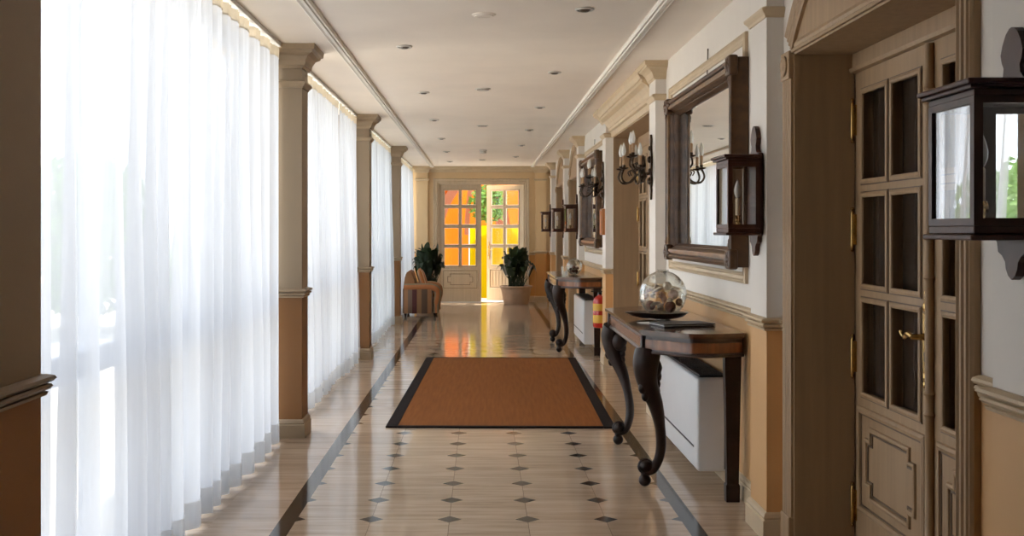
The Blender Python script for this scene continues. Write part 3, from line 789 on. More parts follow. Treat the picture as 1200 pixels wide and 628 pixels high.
# ------------------------------------------------------------------ wall lanterns
def lantern(loc, label, mirrored=False):
    e = empty('wall_lantern', loc); tag(e, label, 'lantern', 'dark wood wall lanterns on the pillars')
    W, D, Hh = .135, .155, .37; m = M['lamp']
    # back board with a spade finial and a pointed drop
    half = [(0, -.115), (.018, -.105), (.03, -.088), (.034, -.07), (.05, -.055), (.072, -.045), (.078, -.02), (.10, -.005), (.10, .36), (.098, .385), (.062, .39), (.045, .405), (.042, .425), (.052, .44), (.058, .46), (.048, .485), (.03, .51), (.012, .522), (0, .524)]
    poly = half+[(-y, z) for y, z in reversed(half[1:-1])]
    bm = B(); prism(bm, poly, lambda y, z, d: (d, y, z), -.024, -.001); obj('back_board', bm, m, e)
    x0 = -.024
    bm = B(); box(bm, x0-D, x0, -W, W, 0, .022, .004); box(bm, x0-D-.012, x0, -W-.012, W+.012, -.014, 0, .004); obj('base', bm, m, e)
    bm = B(); box(bm, x0-D, x0, -W, W, .335, .352, .003); box(bm, x0-D-.014, x0, -W-.014, W+.014, .352, .362, .003); box(bm, x0-D-.024, x0, -W-.024, W+.024, .362, .376, .005); obj('roof', bm, m, e)
    bm = B(); t = .022
    for xx in (x0-D, x0-t):
        for yy in (-W, W-t): box(bm, xx, xx+t, yy, yy+t, .022, .335)
    # door rails round each pane
    for z0, z1 in ((.022, .04), (.318, .335)):
        box(bm, x0-D, x0-D+.014, -W+t, W-t, z0, z1)
        for yy in (-W, W-.014): box(bm, x0-D+t, x0-t, yy, yy+.014, z0, z1)
    obj('posts', bm, m, e)
    bm = B()
    box(bm, x0-D+.006, x0-D+.009, -W+t, W-t, .04, .318); box(bm, x0-D+t, x0-t, -W+.006, -W+.009, .04, .318); box(bm, x0-D+t, x0-t, W-.009, W-.006, .04, .318)
    obj('pane', bm, M['lampglass'], e)
    bm = B(); box(bm, x0-.004, x0-.0005, -W+t, W-t, .024, .334); obj('back_panel', bm, M['mirror'] if mirrored else m, e)
    cx = x0-D*.5
    bm = B()
    lathe(bm, [(0, .022), (.032, .022), (.034, .03), (.012, .036), (.008, .05), (.014, .058), (.008, .066), (.012, .078), (.017, .084), (.0, .086)], (cx, 0, 0), 16)
    for s in (-1, 1):
        tube(bm, catmull([(cx, s*.008, .06), (cx, s*.026, .05), (cx, s*.036, .068), (cx, s*.026, .08), (cx, s*.016, .074)], 4), .004, 6)
    obj('candle_holder', bm, M['brass'], e, True)
    bm = B(); lathe(bm, [(0, .084), (.011, .085), (.011, .165), (.008, .17), (0, .17)], (cx, 0, 0), 14); obj('candle', bm, M['candle'], e, True)
    bm = B(); lathe(bm, [(0, .17), (.009, .172), (.016, .19), (.018, .208), (.013, .232), (.006, .252), (0, .262)], (cx, 0, 0), 14); obj('bulb', bm, M['bulb'], e, True)
    return e
def pc(i): return (RPIL[i][0]+RPIL[i][1])/2
L0 = lantern((XP-.001, pc(0), 1.47), 'dark wooden glass lantern beside the arched door with the brass handle', True)
L1 = lantern((XP-.001, pc(1), 1.47), 'dark wooden lantern with candle bulb between the arched door and the large mirror')
for i, lb in ((4, 'dark wooden lantern on the pillar just past the second mirror'),
              (5, 'small distant wooden lantern on the pillar between two arched doorways'), (6, 'farthest wooden lantern, on the pillar next to the end wall')):
    c = copy_tree(L1); c.location = (XP-.001, pc(i), 1.47); c['label'] = lb

# ------------------------------------------------------------------ candle sconces
def sconce(loc, label):
    e = empty('wall_sconce', loc); tag(e, label, 'wall lamp', 'bronze candle sconces on the pillars')
    bm = B()
    half = [(0, -.12), (.012, -.10), (.018, -.07), (.03, -.05), (.016, -.02), (.035, 0), (.045, .03), (.035, .06), (.022, .09), (.03, .14), (.045, .18), (.04, .23), (.02, .27), (.018, .32), (.028, .345), (.02, .37), (0, .40)]
    prism(bm, half+[(-y, z) for y, z in reversed(half[1:-1])], lambda y, z, d: (d, y, z), -.018, -.001)
    for z, r in ((.03, .032), (.11, .022), (.20, .03), (.29, .02)): ball(bm, (-.02, 0, z), r, 12, 6, (.7, 1, 1))
    obj('back_plate', bm, M['bronze'], e, True)
    bm = B(); lathe(bm, [(0, -.015), (.012, -.01), (.02, .01), (.034, .03), (.03, .05), (.018, .07), (.014, .10), (.026, .12), (.018, .15), (.012, .2), (0, .21)], (-.075, 0, .03), 14)
    tube(bm, [(-.02, 0, .09), (-.075, 0, .085)], .012, 8); obj('boss', bm, M['bronze'], e, True)
    for ang, r, zp, low in ((-72, .125, .12, 1), (-28, .185, .12, 1), (28, .185, .12, 1), (72, .125, .12, 1), (-38, .11, .22, 0), (38, .11, .22, 0)):
        a = math.radians(ang); d = V((-math.cos(a), math.sin(a), 0)); o = V((-.075, 0, 0))
        def Q(s, z): return o+d*s+V((0, 0, z))
        arm = empty('arm'); arm.parent = e
        bm = B()
        if low: pts = [Q(0, .09), Q(r*.3, .075), Q(r*.62, .02), Q(r*.95, .015), Q(r*1.12, .06), Q(r, zp)]
        else: pts = [Q(0, .17), Q(r*.4, .125), Q(r*.8, .13), Q(r*1.08, .165), Q(r, zp)]
        tube(bm, catmull(pts, 6), .0085, 8)
        # curl leaf
        tube(bm, catmull([Q(r*.3, .075), Q(r*.5, .115), Q(r*.68, .10), Q(r*.6, .07)] if low else [Q(r*.4, .125), Q(r*.55, .17), Q(r*.75, .165), Q(r*.68, .14)], 4), .0055, 6)
        p = Q(r, zp); lathe(bm, [(0, -.006), (.012, -.004), (.034, .004), (.04, .012), (.03, .01), (.012, .012), (.014, .03), (.012, .034), (0, .034)], p, 14)
        obj('branch', bm, M['bronze'], arm, True)
        bm = B(); lathe(bm, [(0, .032), (.012, .033), (.012, .102), (.009, .106), (0, .106)], p, 12); obj('candle', bm, M['sleeve'], arm, True)
        bm = B(); lathe(bm, [(0, .104), (.010, .106), (.017, .124), (.0195, .142), (.015, .170), (.007, .198), (0, .212)], p, 12); obj('bulb', bm, M['bulb'], arm, True)
    return e
S0 = sconce((XP-.001, pc(2), 1.845), 'dark bronze candle sconce on the pillar beyond the large mirror')
c = copy_tree(S0); c.location = (XP-.001, pc(3)+.0, 1.845); c['label'] = 'dark bronze candle sconce in front of the second mirror, above the small orange plaque'

# orange framed plaque below the second sconce
bm = B(); e = empty('wall_plaque', (XP-.001, pc(3), 1.43)); tag(e, 'small orange wooden plaque on the pillar below the second sconce', 'plaque')
sweep(bm, [(0, -.11, 0), (0, .11, 0), (0, .11, .29), (0, -.11, .29)], [(0, 0), (0, .03), (-.012, .036), (-.024, .024), (-.024, 0)], (-1, 0, 0), True); obj('frame', bm, M['notice'], e)
bm = B(); box(bm, -.014, -.001, -.09, .09, .02, .27); obj('board', bm, M['notice'], e)

# fire extinguisher
e = empty('fire_extinguisher', (1.362, 12.66, .36)); tag(e, 'red fire extinguisher with yellow labels hung low beside the far console', 'fire extinguisher')
bm = B(); lathe(bm, [(0, 0), (.06, .002), (.074, .012), (.078, .03), (.078, .30), (.07, .335), (.045, .36), (.022, .37), (.022, .385), (0, .386)], seg=20); obj('cylinder', bm, M['red'], e, True)
for z0, z1 in ((.06, .15), (.20, .28)):
    bm = B(); lathe(bm, [(.0785, z0), (.0795, z0), (.0795, z1), (.0785, z1)], seg=20, close=True); obj('label_band', bm, M['yellowlabel'], e, True)
bm = B(); lathe(bm, [(0, .384), (.026, .385), (.024, .41), (.012, .414), (0, .414)], seg=12); box(bm, -.10, .03, -.009, .009, .412, .424, .003); box(bm, -.095, .01, -.008, .008, .43, .44, .003); box(bm, -.012, .004, -.007, .007, .414, .432); obj('valve', bm, M['grille'], e)
bm = B(); tube(bm, catmull([(0, .02, .395), (-.01, .09, .38), (-.01, .105, .28), (-.01, .09, .15), (-.01, .085, .10)], 6), .009, 8); obj('hose', bm, M['grille'], e, True)
bm = B(); box(bm, .078, .085, -.02, .02, .1, .42); box(bm, .02, .085, -.02, .02, .345, .352); obj('wall_mount', bm, M['grille'], e)

# ------------------------------------------------------------------ things on the console tables
# pewter leaf dish with a pointed end, the bowl standing in it
bx, by = 1.135, 6.88
e = empty('pewter_dish', (bx, by, TT)); tag(e, 'pointed pewter dish under the round glass bowl on the console', 'dish')
bm = B(); nseg = 40; rings = []
def dish(u, r): # leaf outline, point towards -x +y
    a = 2*PI*u; rr = 1+.55*max(0, math.cos(a))**6
    return V((math.cos(a+2.75)*.155*r*rr, math.sin(a+2.75)*.125*r*rr, 0))
for r, z in ((.30, 0), (.55, .002), (.8, .014), (1.0, .036), (1.03, .040), (1.0, .041), (.79, .02), (.52, .008), (.28, .006)):
    rings.append([bm.verts.new(dish(k/nseg, r)+V((0, 0, z+.004))) for k in range(nseg)])
for A, Q in zip(rings, rings[1:]):
    for k in range(nseg): bm.faces.new((A[k], A[(k+1) % nseg], Q[(k+1) % nseg], Q[k]))
bm.faces.new(rings[0]); bm.faces.new(rings[-1]); obj('bowl', bm, M['pewter'], e, True)
bm = B()
lathe(bm, [(0, 0), (.045, 0), (.045, .004), (0, .005)], seg=24); obj('foot_ring', bm, M['pewter'], e)

def glassbowl(loc, R, label):
    e = empty('glass_bowl', loc); tag(e, label, 'bowl', 'round glass bowls on the consoles')
    bm = B(); prof = []
    for i in range(1, 17):
        t = lerp(-.92, .86, i/16)*PI/2
        prof.append((R*math.cos(t), R*(math.sin(t)+.985)))
    prof = [(0, prof[0][1]-.003)]+[(prof[0][0]*.9, prof[0][1]-.003)]+prof
    rim = prof[-1]
    prof += [(rim[0]+.006, rim[1]+.006), (rim[0]+.004, rim[1]+.010), (rim[0]-.004, rim[1]+.006)]
    prof += [(max(0, r-.004), z+(.004 if z < R*.4 else 0)) for r, z in reversed(prof[2:-3])]+[(0, prof[2][1]+.004)]
    lathe(bm, prof, seg=32); obj('vessel', bm, M['bowlglass'], e, True)
    return e
BZ = TT+.0115
glassbowl((bx, by, BZ), .147, 'large round clear glass bowl of dried shells and pods on the console')
def settle(its, R, zc, n=600):
    """let the pieces find room inside a round bowl without touching one another or the glass"""
    P = [V((d[1], d[2], d[3])) for d in its]; r = [d[4]*(1.22 if d[0] == 1 else 1.12) for d in its]; c = V((0, 0, zc))
    for k in range(n):
        for i in range(len(P)):
            pass
            for j in range(i):
                v = P[i]-P[j]; g = r[i]+r[j]-v.length
                if g > 0: v = v.normalized()*g*.5; P[i] += v; P[j] -= v
        for i in range(len(P)):
            v = P[i]-c; m_ = R-r[i]
            if v.length > m_: P[i] = c+v.normalized()*m_
            P[i].z = max(P[i].z, .012+r[i]*.9)
    return [(d[0], p.x, p.y, p.z, *d[4:]) for d, p in zip(its, P)]
def blob(name, loc, r, m, label, cat, group, kind, seed):
    rnd = random.Random(seed); bm = B()
    if kind == 0:   # scallop shell
        n = 18; A = []
        for i in range(n+1):
            t = lerp(-1.15, 1.15, i/n); rr = r*(1+.08*(i % 2))
            A.append((V((math.sin(t)*rr, math.cos(t)*rr, 0)), V((math.sin(t)*rr*.6, math.cos(t)*rr*.6, r*.32+.03*r*(i % 2)))))
        o = bm.verts.new((0, 0, .1*r)); U = [bm.verts.new(p) for p, _ in A]; W = [bm.verts.new(q) for _, q in A]; Lw = [bm.verts.new(p-V((0, 0, r*.07))) for p, _ in A]; ob = bm.verts.new((0, 0, 0))
        for i in range(n):
            bm.faces.new((U[i], U[i+1], W[i+1], W[i])); bm.faces.new((W[i], W[i+1], o)); bm.faces.new((U[i+1], U[i], Lw[i], Lw[i+1])); bm.faces.new((Lw[i+1], Lw[i], ob))
        bm.faces.new((U[0], W[0], o, ob, Lw[0])); bm.faces.new((U[n], Lw[n], ob, o, W[n]))
    elif kind == 1:  # ribbed seed pod
        seg = 20; rings = []
        for j in range(11):
            ph = PI*j/10
            rings.append([bm.verts.new((r*math.sin(ph)*(1+.12*math.cos(6*2*PI*k/seg))*math.cos(2*PI*k/seg), r*math.sin(ph)*(1+.12*math.cos(6*2*PI*k/seg))*math.sin(2*PI*k/seg), -1.15*r*math.cos(ph))) for k in range(seg)] if 0 < j < 10 else [bm.verts.new((0, 0, -1.15*r*math.cos(ph)))])
        for A, Q in zip(rings, rings[1:]):
            for k in range(seg):
                k2 = (k+1) % seg
                if len(A) == 1: bm.faces.new((A[0], Q[k2], Q[k]))
                elif len(Q) == 1: bm.faces.new((A[k], A[k2], Q[0]))
                else: bm.faces.new((A[k], A[k2], Q[k2], Q[k]))
    else:           # spiral whelk
        pts = [(r*.6*(1-t)*math.cos(9*t), r*.6*(1-t)*math.sin(9*t), r*1.6*t) for t in [i/28 for i in range(29)]]
        tube(bm, pts, [r*.55*(1-i/28)+.002 for i in range(29)], 10)
    o = obj(name, bm, m, None, True); o.location = loc; o.rotation_euler = (rnd.uniform(-.7, .7), rnd.uniform(-.7, .7), rnd.uniform(0, 6))
    tag(o, label, cat, group); return o
items = [(0, -.05, -.045, .055, .042, 'shell'), (1, .045, -.05, .052, .036, 'pod'), (2, -.02, .055, .042, .034, 'shell'), (1, -.085, .01, .075, .030, 'pod'), (0, .06, .05, .05, .04, 'petal'), (2, .0, -.005, .09, .034, 'petal'),
         (0, -.04, -.035, .145, .044, 'shell'), (1, .055, .0, .125, .032, 'petal'), (0, .02, .06, .13, .042, 'petal'), (2, -.065, .05, .125, .026, 'shell'), (0, .035, -.045, .165, .04, 'shell'), (1, .088, -.03, .09, .024, 'pod'), (0, -.09, -.02, .16, .034, 'petal'), (0, .0, -.08, .11, .036, 'shell'), (1, .03, .03, .19, .028, 'shell'), (0, -.02, .09, .16, .034, 'shell'), (2, -.1, .03, .10, .026, 'petal')]
items = [(k, x, y, z, r*.92, mk) for k, x, y, z, r, mk in items]
items = settle(items, .138, .145)
ITL = {'shell': ('seashell', 'shell'), 'pod': ('seed_pod', 'seed pod'), 'petal': ('dried_flower', 'dried flower')}
for q, (k, dx, dy, dz, r, mk) in enumerate(items):
    nm = ('seashell', 'seed_pod', 'whelk_shell')[k]; cat = ('shell', 'seed pod', 'shell')[k]
    tone = {'shell': 'bleached', 'pod': 'dark brown', 'petal': 'rosy'}[mk]
    kn = ('fan-shaped scallop shell', 'ribbed seed pod', 'spiral whelk shell')[k]
    pos = 'low' if dz < .075 else ('mid-height' if dz < .125 else 'near the top')
    blob(nm, (bx+dx, by+dy, BZ+dz), r, M[mk], '%s dried %s lying %s inside the large round glass bowl' % (tone, kn, pos) if k == 1 else '%s %s lying %s inside the large round glass bowl' % (tone, kn, pos), cat, 'dried shells and pods in the glass bowl', k, q)

# black folder with a loose sheet in front of the bowl
e = empty('black_folder', (1.17, 6.42, TT+.001), math.radians(14)); tag(e, 'flat black leather folder on the console in front of the glass bowl', 'folder')
bm = B(); box(bm, -.16, .16, -.11, .11, 0, .006, .002); obj('cover', bm, M['black'], e)
bm = B(); box(bm, -.152, .15, -.102, .102, .006, .011); obj('pages', bm, M['paper'], e)
bm = B(); box(bm, -.16, .16, -.11, .11, .011, .017, .002); obj('cover', bm, M['black'], e)
bm = B(); box(bm, -.08, .08, -.055, .055, 0, .0015); o = obj('paper_card', bm, M['paper']); o.location = (1.03, 6.6, TT+.002); o.rotation_euler = (0, 0, .5)
tag(o, 'small white card lying on the console between the black folder and the pewter dish', 'card')

glassbowl((1.17, 13.86, TT+.001), .10, 'smaller round glass bowl of dark pebbles on the far console')
peb = [(0, *p, 'pod') for p in ((-.03, -.02, .035, .025), (.03, -.01, .034, .025), (0, .035, .034, .024), (-.01, -.005, .08, .024), (.03, .035, .078, .022), (-.045, .03, .07, .02), (.04, -.03, .08, .02))]
for q, (_, dx, dy, dz, r, _m) in enumerate(settle(peb, .093, .0985)):
    bm = B(); ball(bm, (0, 0, 0), r, 12, 8, (1, .85, .75)); o = obj('pebble', bm, M['pod'], None, True); o.location = (1.17+dx, 13.86+dy, TT+dz); o.rotation_euler = (q, q*.7, q*2)
    tag(o, 'dark pebble in the smaller glass bowl on the far console', 'pebble', 'pebbles in the smaller glass bowl')
e = empty('glass_vase', (1.03, 13.62, TT+.001)); tag(e, 'clear glass tumbler standing beside the smaller glass bowl', 'glass')
bm = B(); lathe(bm, [(0, 0), (.032, 0), (.036, .02), (.042, .11), (.040, .11), (.034, .02), (.03, .008), (0, .008)], seg=20); obj('vessel', bm, M['bowlglass'], e, True)

# ------------------------------------------------------------------ rug
e = empty('sisal_rug', (.185, 10.48, .001), math.radians(-1.05)); tag(e, 'brown woven sisal rug with dark binding on the marble floor', 'rug')
hw, hl = .862, 2.25
bm = B(); box(bm, -hw+.09, hw-.09, -hl+.045, hl-.045, 0, .011); obj('weave', bm, M['rug'], e)
for nm, (x0, x1, y0, y1) in (('binding', (-hw, -hw+.091, -hl, hl)), ('binding', (hw-.091, hw, -hl, hl)), ('binding', (-hw+.091, hw-.091, -hl, -hl+.046)), ('binding', (-hw+.091, hw-.091, hl-.046, hl))):
    bm = B(); box(bm, x0, x1, y0, y1, 0, .013, .004); obj(nm, bm, M['rugb'], e)

# ------------------------------------------------------------------ armchair
def rbox(bm, x0, x1, y0, y1, z0, z1, r, seg=4): box(bm, x0, x1, y0, y1, z0, z1, r, seg)
e = empty('armchair', (-1.02, 19.25, 0)); tag(e, 'striped brown and orange armchair beside the last curtain', 'armchair')
bm = B(); rbox(bm, -.30, .27, -.34, .34, .07, .30, .02); obj('seat_base', bm, M['stripe_y'], e, 40)
bm = B(); rbox(bm, -.20, .32, -.335, .335, .30, .44, .055); obj('seat', bm, M['stripe_y'], e, 50)
bm = B()
for i in range(2):
    pass
A = []
sec = [(-.33, .07), (-.16, .07), (-.10, .44), (-.13, .62), (-.16, .74), (-.20, .79), (-.25, .78), (-.29, .70), (-.325, .45)]
prism(bm, sec, lambda x, z, d: (x, d, z), -.36, .36); bmesh.ops.bevel(bm, geom=bm.edges[:], offset=.02, segments=2, affect='EDGES'); obj('backrest', bm, M['stripe_y'], e, 50)
for s in (-1, 1):
    ar = empty('armrest'); ar.parent = e
    bm = B(); y0, y1 = sorted((s*.34, s*.455)); rbox(bm, -.32, .19, y0, y1, .06, .49, .015)
    obj('arm_panel', bm, M['stripe_x'], ar, 40)
    bm = B(); yc = s*.40
    pts = [(-.30, yc, .50), (.05, yc, .51), (.19, yc, .50), (.265, yc, .455), (.275, yc, .36), (.25, yc, .24), (.245, yc, .07)]
    tube(bm, catmull(pts, 5), [.066]*16+[.058]*10+[.05]*5, 14); obj('arm_roll', bm, M['stripe_y'], ar, 60)
for x in (-.28, .22):
    for y in (-.38, .38):
        bm = B(); lathe(bm, [(0, 0), (.016, 0), (.024, .04), (.026, .07), (0, .07)], (x, y, 0), 12); obj('leg', bm, M['dkleg'], e, True)
e = empty('cushion', (-1.02, 19.15, .447)); tag(e, 'orange and cream striped cushion leaning on the armchair back', 'cushion')
bm = B(); n = 10; top = []; bot = []
for i in range(n+1):
    for j in range(n+1):
        u, v = i/n*2-1, j/n*2-1
        t = .065*((1-u**4)*(1-v**4))**.6; kx = 1-.06*(1-abs(u))*abs(v); 
        y, z = u*.20*(1-.05*(1-v*v)), .19+v*.19*(1-.05*(1-u*u))
        top.append(bm.verts.new((t-.30*(z-.19)+0, y, z))); bot.append(bm.verts.new((-t-.30*(z-.19), y, z)))
def qd(L_, flip):
    for i in range(n):
        for j in range(n):
            q = [L_[i*(n+1)+j], L_[(i+1)*(n+1)+j], L_[(i+1)*(n+1)+j+1], L_[i*(n+1)+j+1]]
            bm.faces.new(q if not flip else q[::-1])
qd(top, 0); qd(bot, 1); bmesh.ops.remove_doubles(bm, verts=bm.verts[:], dist=.0005)
obj('cover', bm, M['cushion'], e, True)

# ------------------------------------------------------------------ potted plants
def plant(loc, potr, poth, label, nleaf, spread, hgt, seed):
    rnd = random.Random(seed)
    e = empty('potted_plant', loc); tag(e, label, 'plant', 'leafy plants in clay pots by the end doors')
    bm = B(); r = potr
    lathe(bm, [(0, 0), (r*.72, 0), (r*.76, .02), (r*.94, poth*.86), (r*1.0, poth*.88), (r*1.02, poth*.97), (r*.99, poth), (r*.93, poth), (r*.90, poth*.9), (0, poth*.88)], seg=32); obj('pot', bm, M['terracotta'], e, 40)
    bm = B(); lathe(bm, [(0, poth*.885), (r*.5, poth*.93), (r*.89, poth*.915)], seg=24); obj('soil', bm, M['soil'], e, True)
    bm = B(); bs = B()
    for i in range(nleaf):
        a = rnd.uniform(0, 2*PI); t = rnd.random()**.7; out = spread*(.12+.88*t**.8)*rnd.uniform(.75, 1.05); top = hgt*(1.0-.42*t*t)*rnd.uniform(.55, 1.0)
        b0 = V((rnd.uniform(-.5, .5)*r, rnd.uniform(-.5, .5)*r, poth*.9)); d = V((math.cos(a), math.sin(a), 0))
        wd = rnd.uniform(.05, .078)
        tip = b0*.4+d*out+V((0, 0, poth+top-rnd.uniform(.0, .10)*t))
        base = lerp(b0, tip, .40)+V((0, 0, .05)); midp = lerp(base, tip, .55)+V((0, 0, .06+.05*t))
        tube(bs, catmull([b0, lerp(b0, base, .5)+V((0, 0, .04)), base], 3), .006, 5)
        sp = catmull([base, midp, tip-V((0, 0, .08*t))], 4); nS = len(sp)-1
        side = V((-d.y, d.x, 0)).normalized(); side = (side+V((0, 0, rnd.uniform(-.5, .5)))).normalized()
        rows = []
        for j, p in enumerate(sp):
            u = j/nS; w = wd*math.sin(PI*min(1, max(.02, u**.75)))**.8 if u < 1 else 0
            nrm = V((0, 0, 1))
            rows.append([bm.verts.new(p-side*w+nrm*w*.3), bm.verts.new(p), bm.verts.new(p+side*w+nrm*w*.3)])
        for A, Q in zip(rows, rows[1:]):
            bm.faces.new((A[0], A[1], Q[1], Q[0])); bm.faces.new((A[1], A[2], Q[2], Q[1]))
    lf = obj('leaves', bm, M['leaf'], e, True); lf['kind'] = 'stuff'
    st = obj('stems', bs, M['leaf'], e, True); st['kind'] = 'stuff'
plant((.70, 22.12, 0), .325, .37, 'leafy dark green plant in a pale clay pot before the open end door', 110, .40, .72, 4)
plant((-1.0, 20.75, 0), .27, .40, 'leafy dark green potted plant standing behind the striped armchair', 100, .36, .80, 6)

# ------------------------------------------------------------------ ceiling fittings
def downlight(x, y, label):
    e = empty('downlight', (x, y, CEIL)); tag(e, label, 'ceiling light', 'recessed ceiling spotlights')
    bm = B(); lathe(bm, [(.040, -.001), (.056, -.001), (.058, -.006), (.052, -.012), (.044, -.012), (.040, -.006)], seg=24, close=True); obj('ring', bm, M['smoke'], e, True)
    bm = B(); lathe(bm, [(0, -.022), (.022, -.02), (.034, -.010), (.040, -.002), (0, -.001)], seg=20); obj('lamp', bm, M['pewter'], e, True)
    return e
ORD = ['first', 'second', 'third', 'fourth', 'fifth', 'sixth', 'seventh']
for i, (x, y) in enumerate(((-.55, 7.88), (-.55, 10.5), (-.56, 13.1), (-.57, 15.75), (-.58, 18.35), (-.6, 21.0))):
    downlight(x, y, '%s visible recessed spotlight along the curtain-side ceiling row, going towards the glazed doors' % ORD[i])
for i, (x, y) in enumerate(((.615, 6.55), (.61, 9.17), (.625, 11.75), (.625, 14.4), (.62, 17.0), (.61, 19.6))):
    downlight(x, y, '%s visible recessed spotlight along the mirror-side ceiling row, going towards the glazed doors' % ORD[i])
for i, y in enumerate((6.73, 10.26, 13.84, 20.5)):
    e = empty('ceiling_disc', (.015, y, CEIL)); tag(e, '%s flat round cover on the ceiling centre line, going towards the glazed doors' % ORD[i], 'ceiling speaker', 'round covers on the ceiling centre line')
    bm = B(); lathe(bm, [(0, -.012), (.05, -.011), (.072, -.006), (.075, -.0005), (0, -.0005)], seg=28); obj('cover', bm, M['smoke' if i != 0 else 'ceil'], e, True)
    bm = B(); lathe(bm, [(.045, -.0125), (.055, -.0135), (.058, -.0095), (.050, -.0085)], seg=28, close=True); obj('ring', bm, M['pewter' if i != 0 else 'ceil'], e, True)
e = empty('smoke_detector', (.03, 18.05, CEIL)); tag(e, 'white round smoke detector on the ceiling near the end doors', 'smoke detector')
bm = B(); lathe(bm, [(0, -.0005), (.062, -.0005), (.064, -.016), (.05, -.02), (.048, -.034), (.056, -.036), (.052, -.055), (.02, -.062), (0, -.062)], seg=24); obj('housing', bm, M['smoke'], e, True)
bm = B(); lathe(bm, [(.044, -.021), (.0485, -.021), (.0485, -.033), (.044, -.033)], seg=24, close=True); obj('vent_slot', bm, M['grille'], e, True)

# ------------------------------------------------------------------ outside
bm = B(); box(bm, -60, 60, -40, 80, -.30, -.13)
o = struct(obj('ground', bm, M['terrace']), 'pale paved terrace outside the windows', 'ground')
def foliage(name, label, cat, c, half, n, size, m, seed, kind=None):
    rnd = random.Random(seed); bm = B()
    for i in range(n):
        while True:
            p = V((rnd.uniform(-1, 1), rnd.uniform(-1, 1), rnd.uniform(-1, 1)))
            if kind == 'stuff' or p.length < 1: break
        p = V((p.x*half[0], p.y*half[1], p.z*half[2]))
        u = V((rnd.gauss(0, 1), rnd.gauss(0, 1), rnd.gauss(0, 1))).normalized(); w = u.orthogonal().normalized(); s = size*rnd.uniform(.6, 1.4)
        vs = [bm.verts.new(p+u*s), bm.verts.new(p+w*s*.45), bm.verts.new(p-u*s), bm.verts.new(p-w*s*.45)]; bm.faces.new(vs)
    return bm
bm = foliage('', '', '', 0, (.6, 9.5, .65), 7000, .10, None, 1, 'stuff')
o = obj('hedge', bm, M['hedge']); o.location = (-5.6, 29.5, .52); tag(o, 'clipped green hedge outside the windows', 'hedge', kind='stuff')
e = empty('garden_shrub', (-6.3, 17.6, -.13)); tag(e, 'tall leafy green shrub outside the second window', 'shrub')
bm = B(); tube(bm, [(0, 0, 0), (.05, 0, .5), (0, .05, 1.2)], [.07, .06, .04], 8); obj('trunk', bm, M['bark'], e, True)
bm = foliage('', '', '', 0, (1.1, 1.7, 1.35), 3500, .10, None, 8); o = obj('crown', bm, M['hedge'], e); o.location = (0, 0, 1.55); o['kind'] = 'stuff'
# translucent orange canvas shelter, yellow screen and a small tree beyond the end doors
e = empty('canvas_shelter', (0, 27.6, -.13)); tag(e, 'orange canvas shelter beyond the glazed end doors', 'canvas shelter')
bm = B(); g = []
for i in range(41):
    x = lerp(-3.2, 3.2, i/40); col = []
    for j in range(13):
        z = 3.6*j/12; col.append(bm.verts.new((x, .18*math.sin(x*2.6+j*.25)+.05*math.sin(x*9)-.06*j*j*.12, z)))
    g.append(col)
for A, Q in zip(g, g[1:]):
    for j in range(12): bm.faces.new((A[j], Q[j], Q[j+1], A[j+1]))
obj('wall_canvas', bm, M['orange'], e, True)
bm = B()
for k, (x0, lean, wd) in enumerate(((-1.15, .75, .42), (.55, -.5, .34), (-.35, .15, .12))):
    A = []
    for j in range(13):
        z = lerp(1.5, 3.0, j/12); x = x0+lean*(j/12)**2; A.append((bm.verts.new((x-wd/2, -.55, z)), bm.verts.new((x+wd/2, -.6, z))))
    for p, q in zip(A, A[1:]): bm.faces.new((p[0], p[1], q[1], q[0]))
obj('canvas_flap', bm, M['pale'], e, True)
for x in (-3.2, 0, 3.2):
    bm = B(); tube(bm, [(x, .35, 0), (x, .2, 3.6)], .04, 10); obj('pole', bm, M['whiteframe'], e, True)
e = empty('canvas_screen', (1.15, 25.6, -.13)); tag(e, 'bright yellow canvas screen beyond the open end door', 'screen')
bm = B(); g = []
for i in range(31):
    x = lerp(-1.42, 1.6, i/30); g.append([bm.verts.new((x, .05*math.sin(i*.9), z)) for z in (.04, .5, 1.0, 1.45, 1.72)])
for A, Q in zip(g, g[1:]):
    for j in range(4): bm.faces.new((A[j], Q[j], Q[j+1], A[j+1]))
obj('cloth', bm, M['yellow'], e, True)
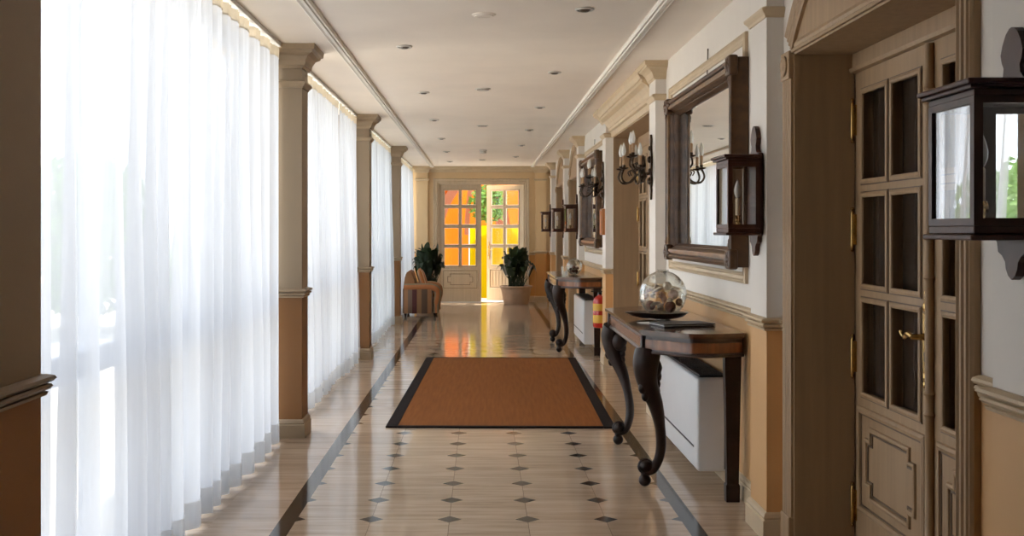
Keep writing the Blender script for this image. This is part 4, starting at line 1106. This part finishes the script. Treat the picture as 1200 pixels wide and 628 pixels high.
for x in (-1.42, 1.6):
    bm = B(); tube(bm, [(x, .09, 0), (x, .09, 1.75)], .022, 10); obj('post', bm, M['whiteframe'], e, True)
e = empty('garden_tree', (.18, 26.5, -.13)); tag(e, 'small green tree showing between the end door leaves', 'tree')
bm = B(); tube(bm, catmull([(0, 0, 0), (.03, 0, .7), (-.02, .02, 1.4), (.05, 0, 2.1)], 5), [.05]*6+[.035]*5+[.02]*5, 8); obj('trunk', bm, M['bark'], e, True)
bm = foliage('', '', '', 0, (.48, .45, .48), 900, .07, None, 3); o = obj('crown', bm, M['hedge'], e); o.location = (0, 0, 2.25); o['kind'] = 'stuff'

# ------------------------------------------------------------------ light
w = bpy.data.worlds.new('daylight'); C.world = w; w.use_nodes = True
nt = w.node_tree; nt.nodes.clear()
bg = N(nt, 'ShaderNodeBackground'); bg.inputs[0].default_value = (.83, .91, 1.0, 1); bg.inputs[1].default_value = 5.4
ow = N(nt, 'ShaderNodeOutputWorld'); L(nt, bg.outputs[0], ow.inputs[0])
s = bpy.data.lights.new('sun', 'SUN'); s.energy = 17; s.angle = math.radians(.6); s.color = (1, .93, .80)
so = bpy.data.objects.new('sun', s); link(so)
d = V((-.10, -.42, -1)).normalized(); so.rotation_euler = d.to_track_quat('-Z', 'Y').to_euler(); so.location = (0, 30, 12)

# ------------------------------------------------------------------ camera
cam = bpy.data.cameras.new('camera'); co_ = bpy.data.objects.new('camera', cam); link(co_)
co_.location = (0, 0, H); co_.rotation_euler = (PI/2, 0, 0)
cam.sensor_width = 36; cam.lens = 36*1290/1200; cam.shift_x = 36/1200; cam.shift_y = -44/1200; cam.clip_start = .05; cam.clip_end = 300
C.camera = co_
vs_ = C.view_settings; vs_.view_transform = 'Standard'; vs_.look = 'None'; vs_.exposure = 0; vs_.gamma = 1; vs_.use_curve_mapping = False
cy = C.cycles
cy.max_bounces = 16; cy.diffuse_bounces = 4; cy.glossy_bounces = 6; cy.transmission_bounces = 8; cy.transparent_max_bounces = 24
cy.sample_clamp_indirect = 8; cy.caustics_reflective = False; cy.caustics_refractive = False; cy.use_denoising = True
